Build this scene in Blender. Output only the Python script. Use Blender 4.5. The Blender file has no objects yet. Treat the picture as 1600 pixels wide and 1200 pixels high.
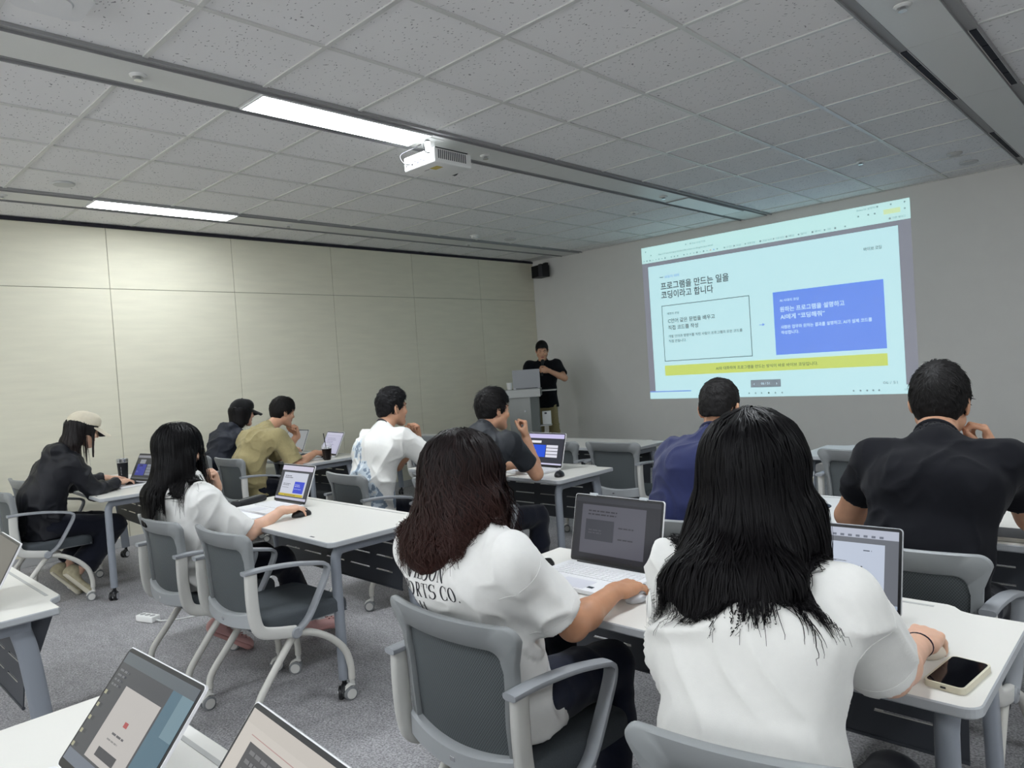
import bpy, bmesh, math, random
import numpy as np
from mathutils import Vector, Matrix, Euler
from mathutils.bvhtree import BVHTree

# ------------------------------------------------------------------ camera, world, exposure
SC = bpy.context.scene
COL = SC.collection
cam_data = bpy.data.cameras.new('camera')
cam = bpy.data.objects.new('camera', cam_data)
COL.objects.link(cam)
cam.location = (0, 0, 1.434)
cam.rotation_euler = (1.54607685, 0.06766085, 0.75995050)
cam_data.sensor_width = 36
cam_data.sensor_fit = 'HORIZONTAL'
cam_data.lens = 1125.53 / 1600 * 36
cam_data.clip_start = 0.02
cam_data.clip_end = 60
SC.camera = cam

world = bpy.data.worlds.new('world')
SC.world = world
world.use_nodes = True
world.node_tree.nodes['Background'].inputs[0].default_value = (0.5, 0.52, 0.55, 1)
world.node_tree.nodes['Background'].inputs[1].default_value = 0.02
SC.view_settings.view_transform = 'Standard'
SC.view_settings.look = 'None'
SC.view_settings.gamma = 1.0
SC.view_settings.use_curve_mapping = False
SC.view_settings.exposure = 0.0
SC.cycles.use_denoising = True
try:
    SC.cycles.denoiser = 'OPENIMAGEDENOISE'
except Exception:
    pass
SC.cycles.max_bounces = 8
SC.cycles.diffuse_bounces = 4
SC.cycles.glossy_bounces = 3
SC.cycles.transmission_bounces = 6
SC.cycles.sample_clamp_indirect = 6.0
SC.cycles.caustics_reflective = False
SC.cycles.caustics_refractive = False

LAMP_STRENGTH = 46.0
SCREEN_STRENGTH = 0.80     # light thrown on the wall by the projector

# ------------------------------------------------------------------ colour and material helpers
def lin(c):
    c = c / 255.0
    return c / 12.92 if c <= 0.04045 else ((c + 0.055) / 1.055) ** 2.4

def rgb(r, g, b):
    return (lin(r), lin(g), lin(b), 1.0)

_M = {}
def mat(name, col, rough=0.6, metal=0.0, spec=0.4, noise=0.0, nscale=20.0, bump=0.0, bscale=200.0, emit=None, estr=1.0,
        trans=0.0, alpha=1.0, coat=0.0, ior=1.45, stretch=None, sheen=0.0):
    if name in _M:
        return _M[name]
    m = bpy.data.materials.new(name)
    m.use_nodes = True
    nt = m.node_tree
    b = nt.nodes['Principled BSDF']
    b.inputs['Base Color'].default_value = col
    b.inputs['Roughness'].default_value = rough
    b.inputs['Metallic'].default_value = metal
    b.inputs['Specular IOR Level'].default_value = spec
    b.inputs['IOR'].default_value = ior
    b.inputs['Transmission Weight'].default_value = trans
    b.inputs['Alpha'].default_value = alpha
    b.inputs['Coat Weight'].default_value = coat
    b.inputs['Sheen Weight'].default_value = sheen
    if emit is not None:
        b.inputs['Emission Color'].default_value = emit
        b.inputs['Emission Strength'].default_value = estr
    if noise > 0 or bump > 0:
        tc = nt.nodes.new('ShaderNodeTexCoord')
        mp = nt.nodes.new('ShaderNodeMapping')
        nt.links.new(tc.outputs['Object'], mp.inputs['Vector'])
        if stretch:
            mp.inputs['Scale'].default_value = stretch
    if noise > 0:
        n = nt.nodes.new('ShaderNodeTexNoise')
        n.inputs['Scale'].default_value = nscale
        n.inputs['Detail'].default_value = 4
        nt.links.new(mp.outputs['Vector'], n.inputs['Vector'])
        r = nt.nodes.new('ShaderNodeValToRGB')
        r.color_ramp.elements[0].position = 0.3
        r.color_ramp.elements[1].position = 0.7
        lo = tuple(max(0, c * (1 - noise)) for c in col[:3]) + (1,)
        hi = tuple(min(1, c * (1 + noise)) for c in col[:3]) + (1,)
        r.color_ramp.elements[0].color = lo
        r.color_ramp.elements[1].color = hi
        nt.links.new(n.outputs['Fac'], r.inputs['Fac'])
        nt.links.new(r.outputs['Color'], b.inputs['Base Color'])
    if bump > 0:
        n2 = nt.nodes.new('ShaderNodeTexNoise')
        n2.inputs['Scale'].default_value = bscale
        n2.inputs['Detail'].default_value = 3
        nt.links.new(mp.outputs['Vector'], n2.inputs['Vector'])
        bp = nt.nodes.new('ShaderNodeBump')
        bp.inputs['Strength'].default_value = bump
        bp.inputs['Distance'].default_value = 0.004
        nt.links.new(n2.outputs['Fac'], bp.inputs['Height'])
        nt.links.new(bp.outputs['Normal'], b.inputs['Normal'])
    _M[name] = m
    return m

def glow(name, col, s=1.0):
    """A lit screen pixel area: dark glossy glass that gives off col."""
    return mat(name, (0.01, 0.01, 0.012, 1), rough=0.25, spec=0.3, emit=col, estr=s)

# ------------------------------------------------------------------ mesh helpers
class MB:
    def __init__(s):
        s.v, s.f, s.mi = [], [], []
    def raw(s, v, f, mi=0):
        o = len(s.v)
        s.v += [tuple(float(c) for c in p) for p in v]
        s.f += [tuple(o + i for i in q) for q in f]
        s.mi += [mi] * len(f)
        return s
    def box(s, c, d, rot=None, mi=0, bev=0.0, seg=2):
        if bev > 0:
            bm = bmesh.new()
            bmesh.ops.create_cube(bm, size=1.0, matrix=Matrix.Diagonal((d[0], d[1], d[2], 1)))
            bev = min(bev, 0.49 * min(d))
            bmesh.ops.bevel(bm, geom=bm.edges[:], offset=bev, segments=seg, profile=0.5, affect='EDGES')
            bm.verts.index_update()
            v = [x.co.copy() for x in bm.verts]
            f = [[q.index for q in p.verts] for p in bm.faces]
            bm.free()
        else:
            x, y, z = d[0] / 2, d[1] / 2, d[2] / 2
            v = [Vector(p) for p in ((-x, -y, -z), (x, -y, -z), (x, y, -z), (-x, y, -z), (-x, -y, z), (x, -y, z), (x, y, z), (-x, y, z))]
            f = [(0, 3, 2, 1), (4, 5, 6, 7), (0, 1, 5, 4), (1, 2, 6, 5), (2, 3, 7, 6), (3, 0, 4, 7)]
        if rot is not None:
            R = rot if isinstance(rot, Matrix) else Euler(rot).to_matrix()
            v = [R @ p for p in v]
        c = Vector(c)
        return s.raw([p + c for p in v], f, mi)
    def tube(s, pts, r, n=10, mi=0, cap=True, flat=1.0, up=None, sq=1.0):
        """Sweep a circle (or an ellipse: flat scales it along the second axis) along pts; r a number or a list."""
        P = [Vector(p) for p in pts]
        R = r if isinstance(r, (list, tuple)) else [r] * len(P)
        rings, prev = [], None
        for i, p in enumerate(P):
            t = (P[min(i + 1, len(P) - 1)] - P[max(i - 1, 0)])
            t = t.normalized() if t.length > 1e-9 else Vector((0, 0, 1))
            if up is not None:
                a = Vector(up)
                a = a - t * a.dot(t)
                if a.length < 1e-5:
                    a = prev.copy() if prev else t.orthogonal()
            elif prev is None:
                a = t.orthogonal()
            else:
                a = prev - t * prev.dot(t)
            a.normalize()
            prev = a
            b = t.cross(a)
            ring = []
            for k in range(n):
                c_, s_ = math.cos(2 * math.pi * k / n), math.sin(2 * math.pi * k / n)
                if sq != 1.0:
                    c_, s_ = math.copysign(abs(c_) ** sq, c_), math.copysign(abs(s_) ** sq, s_)
                ring.append(p + (a * c_ + b * s_ * flat) * R[i])
            rings.append(ring)
        v = [q for ring in rings for q in ring]
        f = []
        for i in range(len(P) - 1):
            for k in range(n):
                k2 = (k + 1) % n
                f.append((i * n + k, i * n + k2, (i + 1) * n + k2, (i + 1) * n + k))
        if cap:
            f.append(tuple(range(n - 1, -1, -1)))
            f.append(tuple((len(P) - 1) * n + k for k in range(n)))
        return s.raw(v, f, mi)
    def lathe(s, prof, n=24, axis='z', c=(0, 0, 0), mi=0):
        v, f = [], []
        for (r, h) in prof:
            for k in range(n):
                a = 2 * math.pi * k / n
                x, y = r * math.cos(a), r * math.sin(a)
                p = (x, y, h) if axis == 'z' else ((h, x, y) if axis == 'x' else (y, h, x))
                v.append((p[0] + c[0], p[1] + c[1], p[2] + c[2]))
        m = len(prof)
        for i in range(m - 1):
            for k in range(n):
                k2 = (k + 1) % n
                f.append((i * n + k, i * n + k2, (i + 1) * n + k2, (i + 1) * n + k))
        f.append(tuple(range(n - 1, -1, -1)))
        f.append(tuple((m - 1) * n + k for k in range(n)))
        return s.raw(v, f, mi)
    def prism(s, poly, z0, z1, mi=0, M=None):
        """Extrude a 2-D outline (counter-clockwise) from z0 to z1; M maps the result."""
        n = len(poly)
        v = [Vector((x, y, z0)) for x, y in poly] + [Vector((x, y, z1)) for x, y in poly]
        if M is not None:
            v = [M @ p for p in v]
        f = [tuple(range(n - 1, -1, -1)), tuple(range(n, 2 * n))]
        f += [(i, (i + 1) % n, n + (i + 1) % n, n + i) for i in range(n)]
        return s.raw(v, f, mi)
    def build(s, name, mats, parent=None, smooth=None, loc=None, rot=None):
        me = bpy.data.meshes.new(name)
        me.from_pydata(s.v, [], s.f)
        if not isinstance(mats, (list, tuple)):
            mats = [mats]
        for m in mats:
            me.materials.append(m)
        if len(mats) > 1:
            me.polygons.foreach_set('material_index', s.mi)
        me.update()
        if smooth is not None:
            smooth_by_angle(me, smooth)
        return link(name, me, parent, loc, rot)

def smooth_by_angle(me, deg=40):
    me.polygons.foreach_set('use_smooth', [True] * len(me.polygons))
    try:
        me.set_sharp_from_angle(angle=math.radians(deg))
    except Exception:
        pass

def link(name, data, parent=None, loc=None, rot=None):
    o = bpy.data.objects.new(name, data)
    COL.objects.link(o)
    if parent is not None:
        o.parent = parent
    if loc is not None:
        o.location = loc
    if rot is not None:
        o.rotation_euler = rot
    return o

def tag(o, label, cat, group=None):
    o['label'] = label
    o['category'] = cat
    if group:
        o['group'] = group
    return o

def thing(name, label, cat, loc=(0, 0, 0), rz=0.0, group=None):
    return tag(link(name, None, None, loc, (0, 0, rz)), label, cat, group)

def struct(o, label):
    o['kind'] = 'structure'
    o['label'] = label
    return o

def copy_tree(o, parent=None):
    c = o.copy()
    COL.objects.link(c)
    if parent is not None:
        c.parent = parent
    for ch in list(KIDS.get(o.name, [])):
        copy_tree(ch, c)
    return c

KIDS = {}
def index_children():
    KIDS.clear()
    for o in COL.objects:
        if o.parent is not None:
            KIDS.setdefault(o.parent.name, []).append(o)

def bez(pts, n=8):
    """Catmull-Rom through pts."""
    P = [np.array(p, float) for p in pts]
    P = [2 * P[0] - P[1]] + P + [2 * P[-1] - P[-2]]
    out = []
    for i in range(1, len(P) - 2):
        for k in range(n):
            t = k / n
            a, b, c, d = P[i - 1], P[i], P[i + 1], P[i + 2]
            out.append(0.5 * (2 * b + (c - a) * t + (2 * a - 5 * b + 4 * c - d) * t * t + (3 * b - a - 3 * c + d) * t ** 3))
    out.append(P[-2])
    return [tuple(p) for p in out]

def round_poly(w, h, r, n=5):
    out = []
    for cx, cy, a0 in ((w / 2 - r, h / 2 - r, 0), (-w / 2 + r, h / 2 - r, 90), (-w / 2 + r, -h / 2 + r, 180), (w / 2 - r, -h / 2 + r, 270)):
        for k in range(n + 1):
            a = math.radians(a0 + 90 * k / n)
            out.append((cx + r * math.cos(a), cy + r * math.sin(a)))
    return out

def text_mesh(body, size, width=None, align='LEFT', res=2, extrude=0.0, bold=0.0):
    """Verts and faces of a line of writing, baseline at y = 0; width squeezes it to that length."""
    cu = bpy.data.curves.new('writing', 'FONT')
    cu.body = body
    cu.size = size
    cu.align_x = align
    cu.resolution_u = res
    cu.extrude = extrude
    cu.offset = bold * size
    o = bpy.data.objects.new('writing', cu)
    COL.objects.link(o)
    dg = bpy.context.evaluated_depsgraph_get()
    dg.update()
    me = bpy.data.meshes.new_from_object(o.evaluated_get(dg))
    v = [tuple(p.co) for p in me.vertices]
    f = [tuple(p.vertices) for p in me.polygons]
    bpy.data.objects.remove(o)
    bpy.data.curves.remove(cu)
    bpy.data.meshes.remove(me)
    if width and v:
        x0, x1 = min(p[0] for p in v), max(p[0] for p in v)
        k = width / max(1e-6, x1 - x0)
        v = [((p[0] - (x0 if align == 'LEFT' else 0)) * k, p[1], p[2]) for p in v]
    return v, f
# ------------------------------------------------------------------ the room
XL, XR, YF, YB, ZC = -7.30, 2.62, 8.285, -5.0, 3.0
T = 0.6015
STRIPS = [(-6.72, -6.33), (-3.93, -3.54), (-1.14, -0.75), (1.65, 2.04)]

def wall_material(name, col, panel=False):
    m = bpy.data.materials.new(name)
    m.use_nodes = True
    nt = m.node_tree
    b = nt.nodes['Principled BSDF']
    b.inputs['Roughness'].default_value = 0.85
    b.inputs['Specular IOR Level'].default_value = 0.2
    tc = nt.nodes.new('ShaderNodeTexCoord')
    mp = nt.nodes.new('ShaderNodeMapping')
    nt.links.new(tc.outputs['Object'], mp.inputs['Vector'])
    mp.inputs['Scale'].default_value = (1, 1.2, 9) if panel else (3, 3, 3)
    n = nt.nodes.new('ShaderNodeTexNoise')
    n.inputs['Scale'].default_value = 2.2
    n.inputs['Detail'].default_value = 6
    nt.links.new(mp.outputs['Vector'], n.inputs['Vector'])
    r = nt.nodes.new('ShaderNodeValToRGB')
    k = 0.035 if panel else 0.012
    r.color_ramp.elements[0].position = 0.3
    r.color_ramp.elements[1].position = 0.7
    r.color_ramp.elements[0].color = tuple(c * (1 - k) for c in col[:3]) + (1,)
    r.color_ramp.elements[1].color = tuple(c * (1 + k) for c in col[:3]) + (1,)
    nt.links.new(n.outputs['Fac'], r.inputs['Fac'])
    nt.links.new(r.outputs['Color'], b.inputs['Base Color'])
    return m

def carpet_material():
    m = bpy.data.materials.new('carpet')
    m.use_nodes = True
    nt = m.node_tree
    b = nt.nodes['Principled BSDF']
    b.inputs['Roughness'].default_value = 0.95
    b.inputs['Specular IOR Level'].default_value = 0.1
    tc = nt.nodes.new('ShaderNodeTexCoord')
    n1 = nt.nodes.new('ShaderNodeTexNoise'); n1.inputs['Scale'].default_value = 130; n1.inputs['Detail'].default_value = 5
    n2 = nt.nodes.new('ShaderNodeTexNoise'); n2.inputs['Scale'].default_value = 9; n2.inputs['Detail'].default_value = 4
    mp = nt.nodes.new('ShaderNodeMapping'); mp.inputs['Scale'].default_value = (1, 2.2, 1); mp.inputs['Rotation'].default_value = (0, 0, 0.5)
    nt.links.new(tc.outputs['Object'], n1.inputs['Vector'])
    nt.links.new(tc.outputs['Object'], mp.inputs['Vector'])
    nt.links.new(mp.outputs['Vector'], n2.inputs['Vector'])
    r = nt.nodes.new('ShaderNodeValToRGB')
    e = r.color_ramp.elements
    e[0].position = 0.30; e[0].color = rgb(116, 115, 117)
    e[1].position = 0.70; e[1].color = rgb(186, 184, 186)
    nt.links.new(n1.outputs['Fac'], r.inputs['Fac'])
    mx = nt.nodes.new('ShaderNodeMix'); mx.data_type = 'RGBA'; mx.blend_type = 'MULTIPLY'
    mx.inputs[0].default_value = 1.0
    r2 = nt.nodes.new('ShaderNodeValToRGB')
    r2.color_ramp.elements[0].position = 0.3; r2.color_ramp.elements[0].color = (0.86, 0.86, 0.86, 1)
    r2.color_ramp.elements[1].position = 0.7; r2.color_ramp.elements[1].color = (1, 1, 1, 1)
    nt.links.new(n2.outputs['Fac'], r2.inputs['Fac'])
    nt.links.new(r.outputs['Color'], mx.inputs[6])
    nt.links.new(r2.outputs['Color'], mx.inputs[7])
    nt.links.new(mx.outputs[2], b.inputs['Base Color'])
    bp = nt.nodes.new('ShaderNodeBump'); bp.inputs['Strength'].default_value = 0.5; bp.inputs['Distance'].default_value = 0.006
    nt.links.new(n1.outputs['Fac'], bp.inputs['Height'])
    nt.links.new(bp.outputs['Normal'], b.inputs['Normal'])
    return m

def tile_material():
    """Mineral fibre ceiling tile: short dark fissures scattered over an off-white board."""
    m = bpy.data.materials.new('ceiling_tile')
    m.use_nodes = True
    nt = m.node_tree
    b = nt.nodes['Principled BSDF']
    b.inputs['Roughness'].default_value = 0.9
    b.inputs['Specular IOR Level'].default_value = 0.15
    tc = nt.nodes.new('ShaderNodeTexCoord')
    wn = nt.nodes.new('ShaderNodeTexNoise'); wn.inputs['Scale'].default_value = 18; wn.inputs['Detail'].default_value = 2
    mpa = nt.nodes.new('ShaderNodeMapping'); mpa.inputs['Scale'].default_value = (34, 74, 1); mpa.inputs['Rotation'].default_value = (0, 0, 0.25)
    va = nt.nodes.new('ShaderNodeVectorMath'); va.operation = 'MULTIPLY_ADD'
    va.inputs[1].default_value = (0.06, 0.06, 0)
    nt.links.new(tc.outputs['Object'], wn.inputs['Vector'])
    nt.links.new(wn.outputs['Color'], va.inputs[0])
    nt.links.new(tc.outputs['Object'], va.inputs[2])
    nt.links.new(va.outputs[0], mpa.inputs['Vector'])
    v = nt.nodes.new('ShaderNodeTexVoronoi'); v.inputs['Scale'].default_value = 1.0
    v.voronoi_dimensions = '2D'
    nt.links.new(mpa.outputs['Vector'], v.inputs['Vector'])
    lt = nt.nodes.new('ShaderNodeMath'); lt.operation = 'LESS_THAN'; lt.inputs[1].default_value = 0.17
    nt.links.new(v.outputs['Distance'], lt.inputs[0])
    sep = nt.nodes.new('ShaderNodeSeparateColor')
    nt.links.new(v.outputs['Color'], sep.inputs[0])
    gt = nt.nodes.new('ShaderNodeMath'); gt.operation = 'GREATER_THAN'; gt.inputs[1].default_value = 0.80
    nt.links.new(sep.outputs[0], gt.inputs[0])
    mu = nt.nodes.new('ShaderNodeMath'); mu.operation = 'MULTIPLY'
    nt.links.new(lt.outputs[0], mu.inputs[0])
    nt.links.new(gt.outputs[0], mu.inputs[1])
    mx = nt.nodes.new('ShaderNodeMix'); mx.data_type = 'RGBA'
    mx.inputs[6].default_value = rgb(234, 233, 233)
    mx.inputs[7].default_value = rgb(152, 151, 154)
    nt.links.new(mu.outputs[0], mx.inputs[0])
    nt.links.new(mx.outputs[2], b.inputs['Base Color'])
    return m

M_wall_l = wall_material('wall_panel_cream', rgb(221, 217, 198), True)
M_wall_f = wall_material('wall_paint_grey', rgb(223, 222, 218))
M_wall_o = wall_material('wall_paint_white', rgb(205, 205, 202))
M_carpet = carpet_material()
M_tile = tile_material()
M_tbar = mat('ceiling_bar_paint', rgb(208, 208, 205), 0.38, spec=0.5)
M_strip = mat('strip_panel_paint', rgb(214, 215, 213), 0.38, spec=0.5)
M_strip_edge = mat('strip_channel', rgb(150, 150, 150), 0.5)
M_dark = mat('shadow_gap', rgb(46, 44, 52), 0.8)
M_base = mat('baseboard_paint', rgb(178, 178, 178), 0.5)
M_seam = mat('panel_seam', rgb(150, 146, 130), 0.8)

def slab(name, lo, hi, m, label):
    c = [(a + b) / 2 for a, b in zip(lo, hi)]
    d = [b - a for a, b in zip(lo, hi)]
    o = MB().box((0, 0, 0), d).build(name, m, loc=c)
    return struct(o, label)

slab('floor', (XL - .15, YB - .15, -0.12), (XR + .15, YF + .15, 0), M_carpet, 'grey flecked carpet floor')
slab('wall_front', (XL - .15, YF, 0), (XR + .15, YF + .15, ZC), M_wall_f, 'plain grey front wall behind the projected slide')
slab('wall_right', (XR, YB, 0), (XR + .15, YF, ZC), M_wall_o, 'pale right wall')
slab('wall_back', (XL, YB - .15, 0), (XR, YB, ZC), M_wall_o, 'pale back wall')
# the panelled wall: boards with narrow grooves between them, in front of a darker core
slab('wall_left', (XL - .15, YB, 0), (XL - 0.004, YF, ZC), M_seam, 'core of the cream panelled left wall')
mb = MB()
ys = [2.335 + 1.2 * k for k in range(-7, 6)]
ys = [YB] + [y for y in ys if YB < y < YF] + [YF]
zs = [0.0, 2.404, ZC - 0.03]
g = 0.0025
for a, b in zip(ys[:-1], ys[1:]):
    for z0, z1 in zip(zs[:-1], zs[1:]):
        mb.box((0.001, (a + b) / 2, (z0 + z1) / 2), (0.010, b - a - 2 * g, z1 - z0 - 2 * g), bev=0.002, seg=1)
o = mb.build('wall_left.001', M_wall_l, loc=(XL - 0.003, 0, 0))
struct(o, 'cream fabric panels covering the left wall')
struct(MB().box((0, 0, 0), (0.012, YF - YB, 0.03)).build('trim_1', M_dark, loc=(XL + 0.004, (YF + YB) / 2, ZC - 0.015)), 'dark shadow gap under the ceiling along the left wall')
struct(MB().box((0, 0, 0), (0.014, YF - YB, 0.085), bev=0.003).build('baseboard_left', M_base, loc=(XL + 0.009, (YF + YB) / 2, 0.0425)), 'grey baseboard along the left wall')
struct(MB().box((0, 0, 0), (XR - XL, 0.012, 0.085), bev=0.003).build('baseboard_front', M_base, loc=((XL + XR) / 2, YF - 0.006, 0.0425)), 'grey baseboard along the front wall')
for k, (y, z) in enumerate(((3.25, 1.22), (3.0, 1.6), (5.1, 1.05))):
    pass

# ceiling: tile boards, the bar grid, metal strips with channels
slab('ceiling', (XL - .15, YB - .15, ZC + 0.006), (XR + .15, YF + .15, ZC + 0.12), M_tile, 'fissured white ceiling tiles')
zones, x = [], XL
for a, b in STRIPS:
    zones.append((x, a)); x = b
zones.append((x, XR))
mb = MB()
ygrid = [3.17 + T * k for k in range(-14, 9)]
ygrid = [y for y in ygrid if YB < y < YF]
for a, b in zones:
    for y in ygrid:
        mb.box(((a + b) / 2, y, ZC + 0.003), (b - a, 0.024, 0.008))
    nx = int(round((b - a) / 0.6))
    for k in range(1, nx):
        xx = a + (b - a) * k / nx
        mb.box((xx, (YB + YF) / 2, ZC + 0.0025), (0.024, YF - YB, 0.008))
mb.box(((XL + XR) / 2, YF - 0.012, ZC + 0.002), (XR - XL, 0.024, 0.008))
struct(mb.build('ceiling.001', M_tbar), 'white bar grid between the ceiling tiles')
for i, (a, b) in enumerate(STRIPS):
    c = (a + b) / 2
    mb = MB()
    y = YB
    cuts = [YB] + [3.17 + 1.203 * k for k in range(-6, 5)] + [YF]
    cuts = [q for q in cuts if YB <= q <= YF]
    for y0, y1 in zip(cuts[:-1], cuts[1:]):
        mb.box((c, (y0 + y1) / 2, ZC - 0.004), (0.262, y1 - y0 - 0.004, 0.012))
    struct(mb.build('ceiling.%03d' % (10 + i), M_strip), 'flat metal strip set into the ceiling')
    mb = MB()
    for s in (-1, 1):
        mb.box((c + s * 0.162, (YB + YF) / 2, ZC + 0.004), (0.062, YF - YB, 0.006))
        mb.box((c + s * 0.134, (YB + YF) / 2, ZC - 0.003), (0.004, YF - YB, 0.018))
        mb.box((c + s * 0.190, (YB + YF) / 2, ZC - 0.003), (0.010, YF - YB, 0.018))
    struct(mb.build('trim_%d' % (2 + i), M_strip_edge), 'grey channels along both sides of a ceiling strip')

# ceiling light panels: three rows that burn, at the places the strips carry them
M_lamp = mat('light_diffuser', (0.9, 0.9, 0.9, 1), 0.5, emit=(0.90, 0.955, 1.0, 1), estr=LAMP_STRENGTH)
M_lamp_wall = mat('light_diffuser_dimmer', (0.9, 0.9, 0.9, 1), 0.5, emit=(0.90, 0.955, 1.0, 1), estr=LAMP_STRENGTH * 0.6)
M_lamp_off = mat('light_diffuser_off', rgb(226, 228, 228), 0.35, spec=0.5)
M_lamp_frame = mat('light_frame', rgb(235, 235, 235), 0.4)
def light_panel(x, y, on, label):
    t = thing('ceiling_light', label, 'ceiling light', (x, y, ZC - 0.012), group='linear ceiling lights')
    mb = MB()
    for s in (-1, 1):
        mb.box((s * 0.126, 0, 0), (0.012, 1.2, 0.012))
        mb.box((0, s * 0.594, 0), (0.24, 0.012, 0.012))
    mb.box((0, 0, 0.004), (0.24, 1.17, 0.002))
    mb.build('frame', M_lamp_frame if on else M_strip_edge, t)
    MB().box((0, 0, -0.003), (0.24, 1.176, 0.006)).build('diffuser', {True: M_lamp, False: M_lamp_off}.get(on, M_lamp_wall), t)
    return t
light_panel(-6.475, 2.57, 'dimmer', 'lit linear ceiling light nearest the cream left wall')
light_panel(-3.735, 2.585, True, 'lit linear ceiling light beside the ceiling projector')
light_panel(-0.945, 2.585, True, 'lit linear ceiling light in the right hand strip, above the front table rows')
light_panel(-6.525, -1.03, 'dimmer', 'lit linear ceiling light behind the camera by the left wall')
light_panel(-3.735, -1.03, True, 'lit linear ceiling light behind the camera, second from the left wall')
light_panel(-0.945, -1.03, True, 'lit linear ceiling light behind the camera, third from the left wall')
light_panel(1.845, 2.585, True, 'lit linear ceiling light by the right wall')
light_panel(1.845, -1.03, True, 'lit linear ceiling light behind the camera by the right wall')
light_panel(-3.735, 7.10, False, 'unlit linear ceiling light near the top of the projected slide')

# added fill light: window-shaped glowing panels on the back wall, unseen behind the camera
FILL_STRENGTH = 3.8
M_fill = mat('window_daylight', (0.2, 0.2, 0.2, 1), 0.3, emit=(0.93, 0.97, 1.0, 1), estr=FILL_STRENGTH)
M_fill_frame = mat('window_frame_grey', rgb(150, 152, 154), 0.5)
for k in range(5):
    x0 = -6.9 + 1.9 * k
    o = MB().box((0, 0, 0), (1.8, 0.02, 1.75)).build('window_%d' % (k + 1), M_fill, loc=(x0 + 0.9, YB + 0.02, 1.75))
    struct(o, 'bright daylight window in the back wall')
    mb = MB()
    for s_ in (-1, 1):
        mb.box((s_ * 0.90, 0, 0), (0.05, 0.05, 1.85))
        mb.box((0, 0, s_ * 0.90), (1.85, 0.05, 0.05))
    mb.build('frame', M_fill_frame, o)
# ------------------------------------------------------------------ chairs
M_ch_frame = mat('chair_frame_grey', rgb(138, 141, 142), 0.45, spec=0.45)
M_ch_light = mat('chair_plastic_white', rgb(198, 197, 192), 0.42, spec=0.45)
M_ch_arm = mat('chair_arm_grey', rgb(146, 149, 153), 0.45, spec=0.45)
M_ch_brace = mat('chair_brace_grey', rgb(164, 167, 169), 0.42, spec=0.45)
M_seat = mat('seat_fabric', rgb(68, 73, 77), 0.85, noise=0.10, nscale=300, bump=0.25, bscale=900)
M_ch_leg = mat('chair_leg_white', rgb(196, 194, 187), 0.4, spec=0.5)
M_wheel = mat('wheel_pale', rgb(200, 199, 195), 0.45)
M_tyre = mat('wheel_grey', rgb(122, 124, 126), 0.6)
M_black = mat('black_plastic', rgb(24, 24, 27), 0.4, spec=0.5)
M_chrome = mat('chrome', (0.72, 0.73, 0.75, 1), 0.22, metal=1.0)

def net_material():
    m = bpy.data.materials.new('back_net')
    m.use_nodes = True
    nt = m.node_tree
    b = nt.nodes['Principled BSDF']
    b.inputs['Roughness'].default_value = 0.6
    b.inputs['Specular IOR Level'].default_value = 0.35
    tc = nt.nodes.new('ShaderNodeTexCoord')
    mp = nt.nodes.new('ShaderNodeMapping'); mp.inputs['Scale'].default_value = (260, 1, 200)
    nt.links.new(tc.outputs['Object'], mp.inputs['Vector'])
    ck = nt.nodes.new('ShaderNodeTexChecker'); ck.inputs['Scale'].default_value = 1.0
    ck.inputs['Color1'].default_value = rgb(92, 97, 99)
    ck.inputs['Color2'].default_value = rgb(68, 73, 75)
    nt.links.new(mp.outputs['Vector'], ck.inputs['Vector'])
    nt.links.new(ck.outputs['Color'], b.inputs['Base Color'])
    return m
M_net = net_material()

ZP = [0.43, 0.50, 0.58, 0.66, 0.74, 0.80, 0.85]
YP = [-0.160, -0.172, -0.178, -0.180, -0.188, -0.204, -0.224]
def back_y(x, z):
    return float(np.interp(z, ZP, YP)) - 0.036 * (1 - min(1.0, (x / 0.225) ** 2))

def caster(parent, x, y, ang, wheel=None, tyre=None, r=0.030, fork=None):
    mb = MB()
    mb.lathe([(0.011, 0.0), (0.011, 0.03)], n=10, c=(0, 0, r + 0.025), mi=2)
    for s in (-1, 1):
        c = (s * 0.016, -0.016, r)
        mb.lathe([(r * 0.86, -0.009), (r, -0.006), (r, 0.006), (r * 0.86, 0.009)], n=20, axis='x', c=c, mi=1)
        mb.lathe([(r * 0.70, -0.0105), (r * 0.74, 0.0105)], n=20, axis='x', c=c, mi=0)
    mb.tube([(0, -0.040, r + 0.008), (0, -0.03, r + 0.026), (0, -0.012, r + 0.034), (0, 0.008, r + 0.030)], 0.013, n=8, mi=2, flat=0.6, up=(1, 0, 0))
    o = mb.build('caster', [wheel or M_wheel, tyre or M_tyre, fork or M_ch_light], parent, smooth=50, loc=(x, y, 0), rot=(0, 0, ang))
    return o

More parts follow.
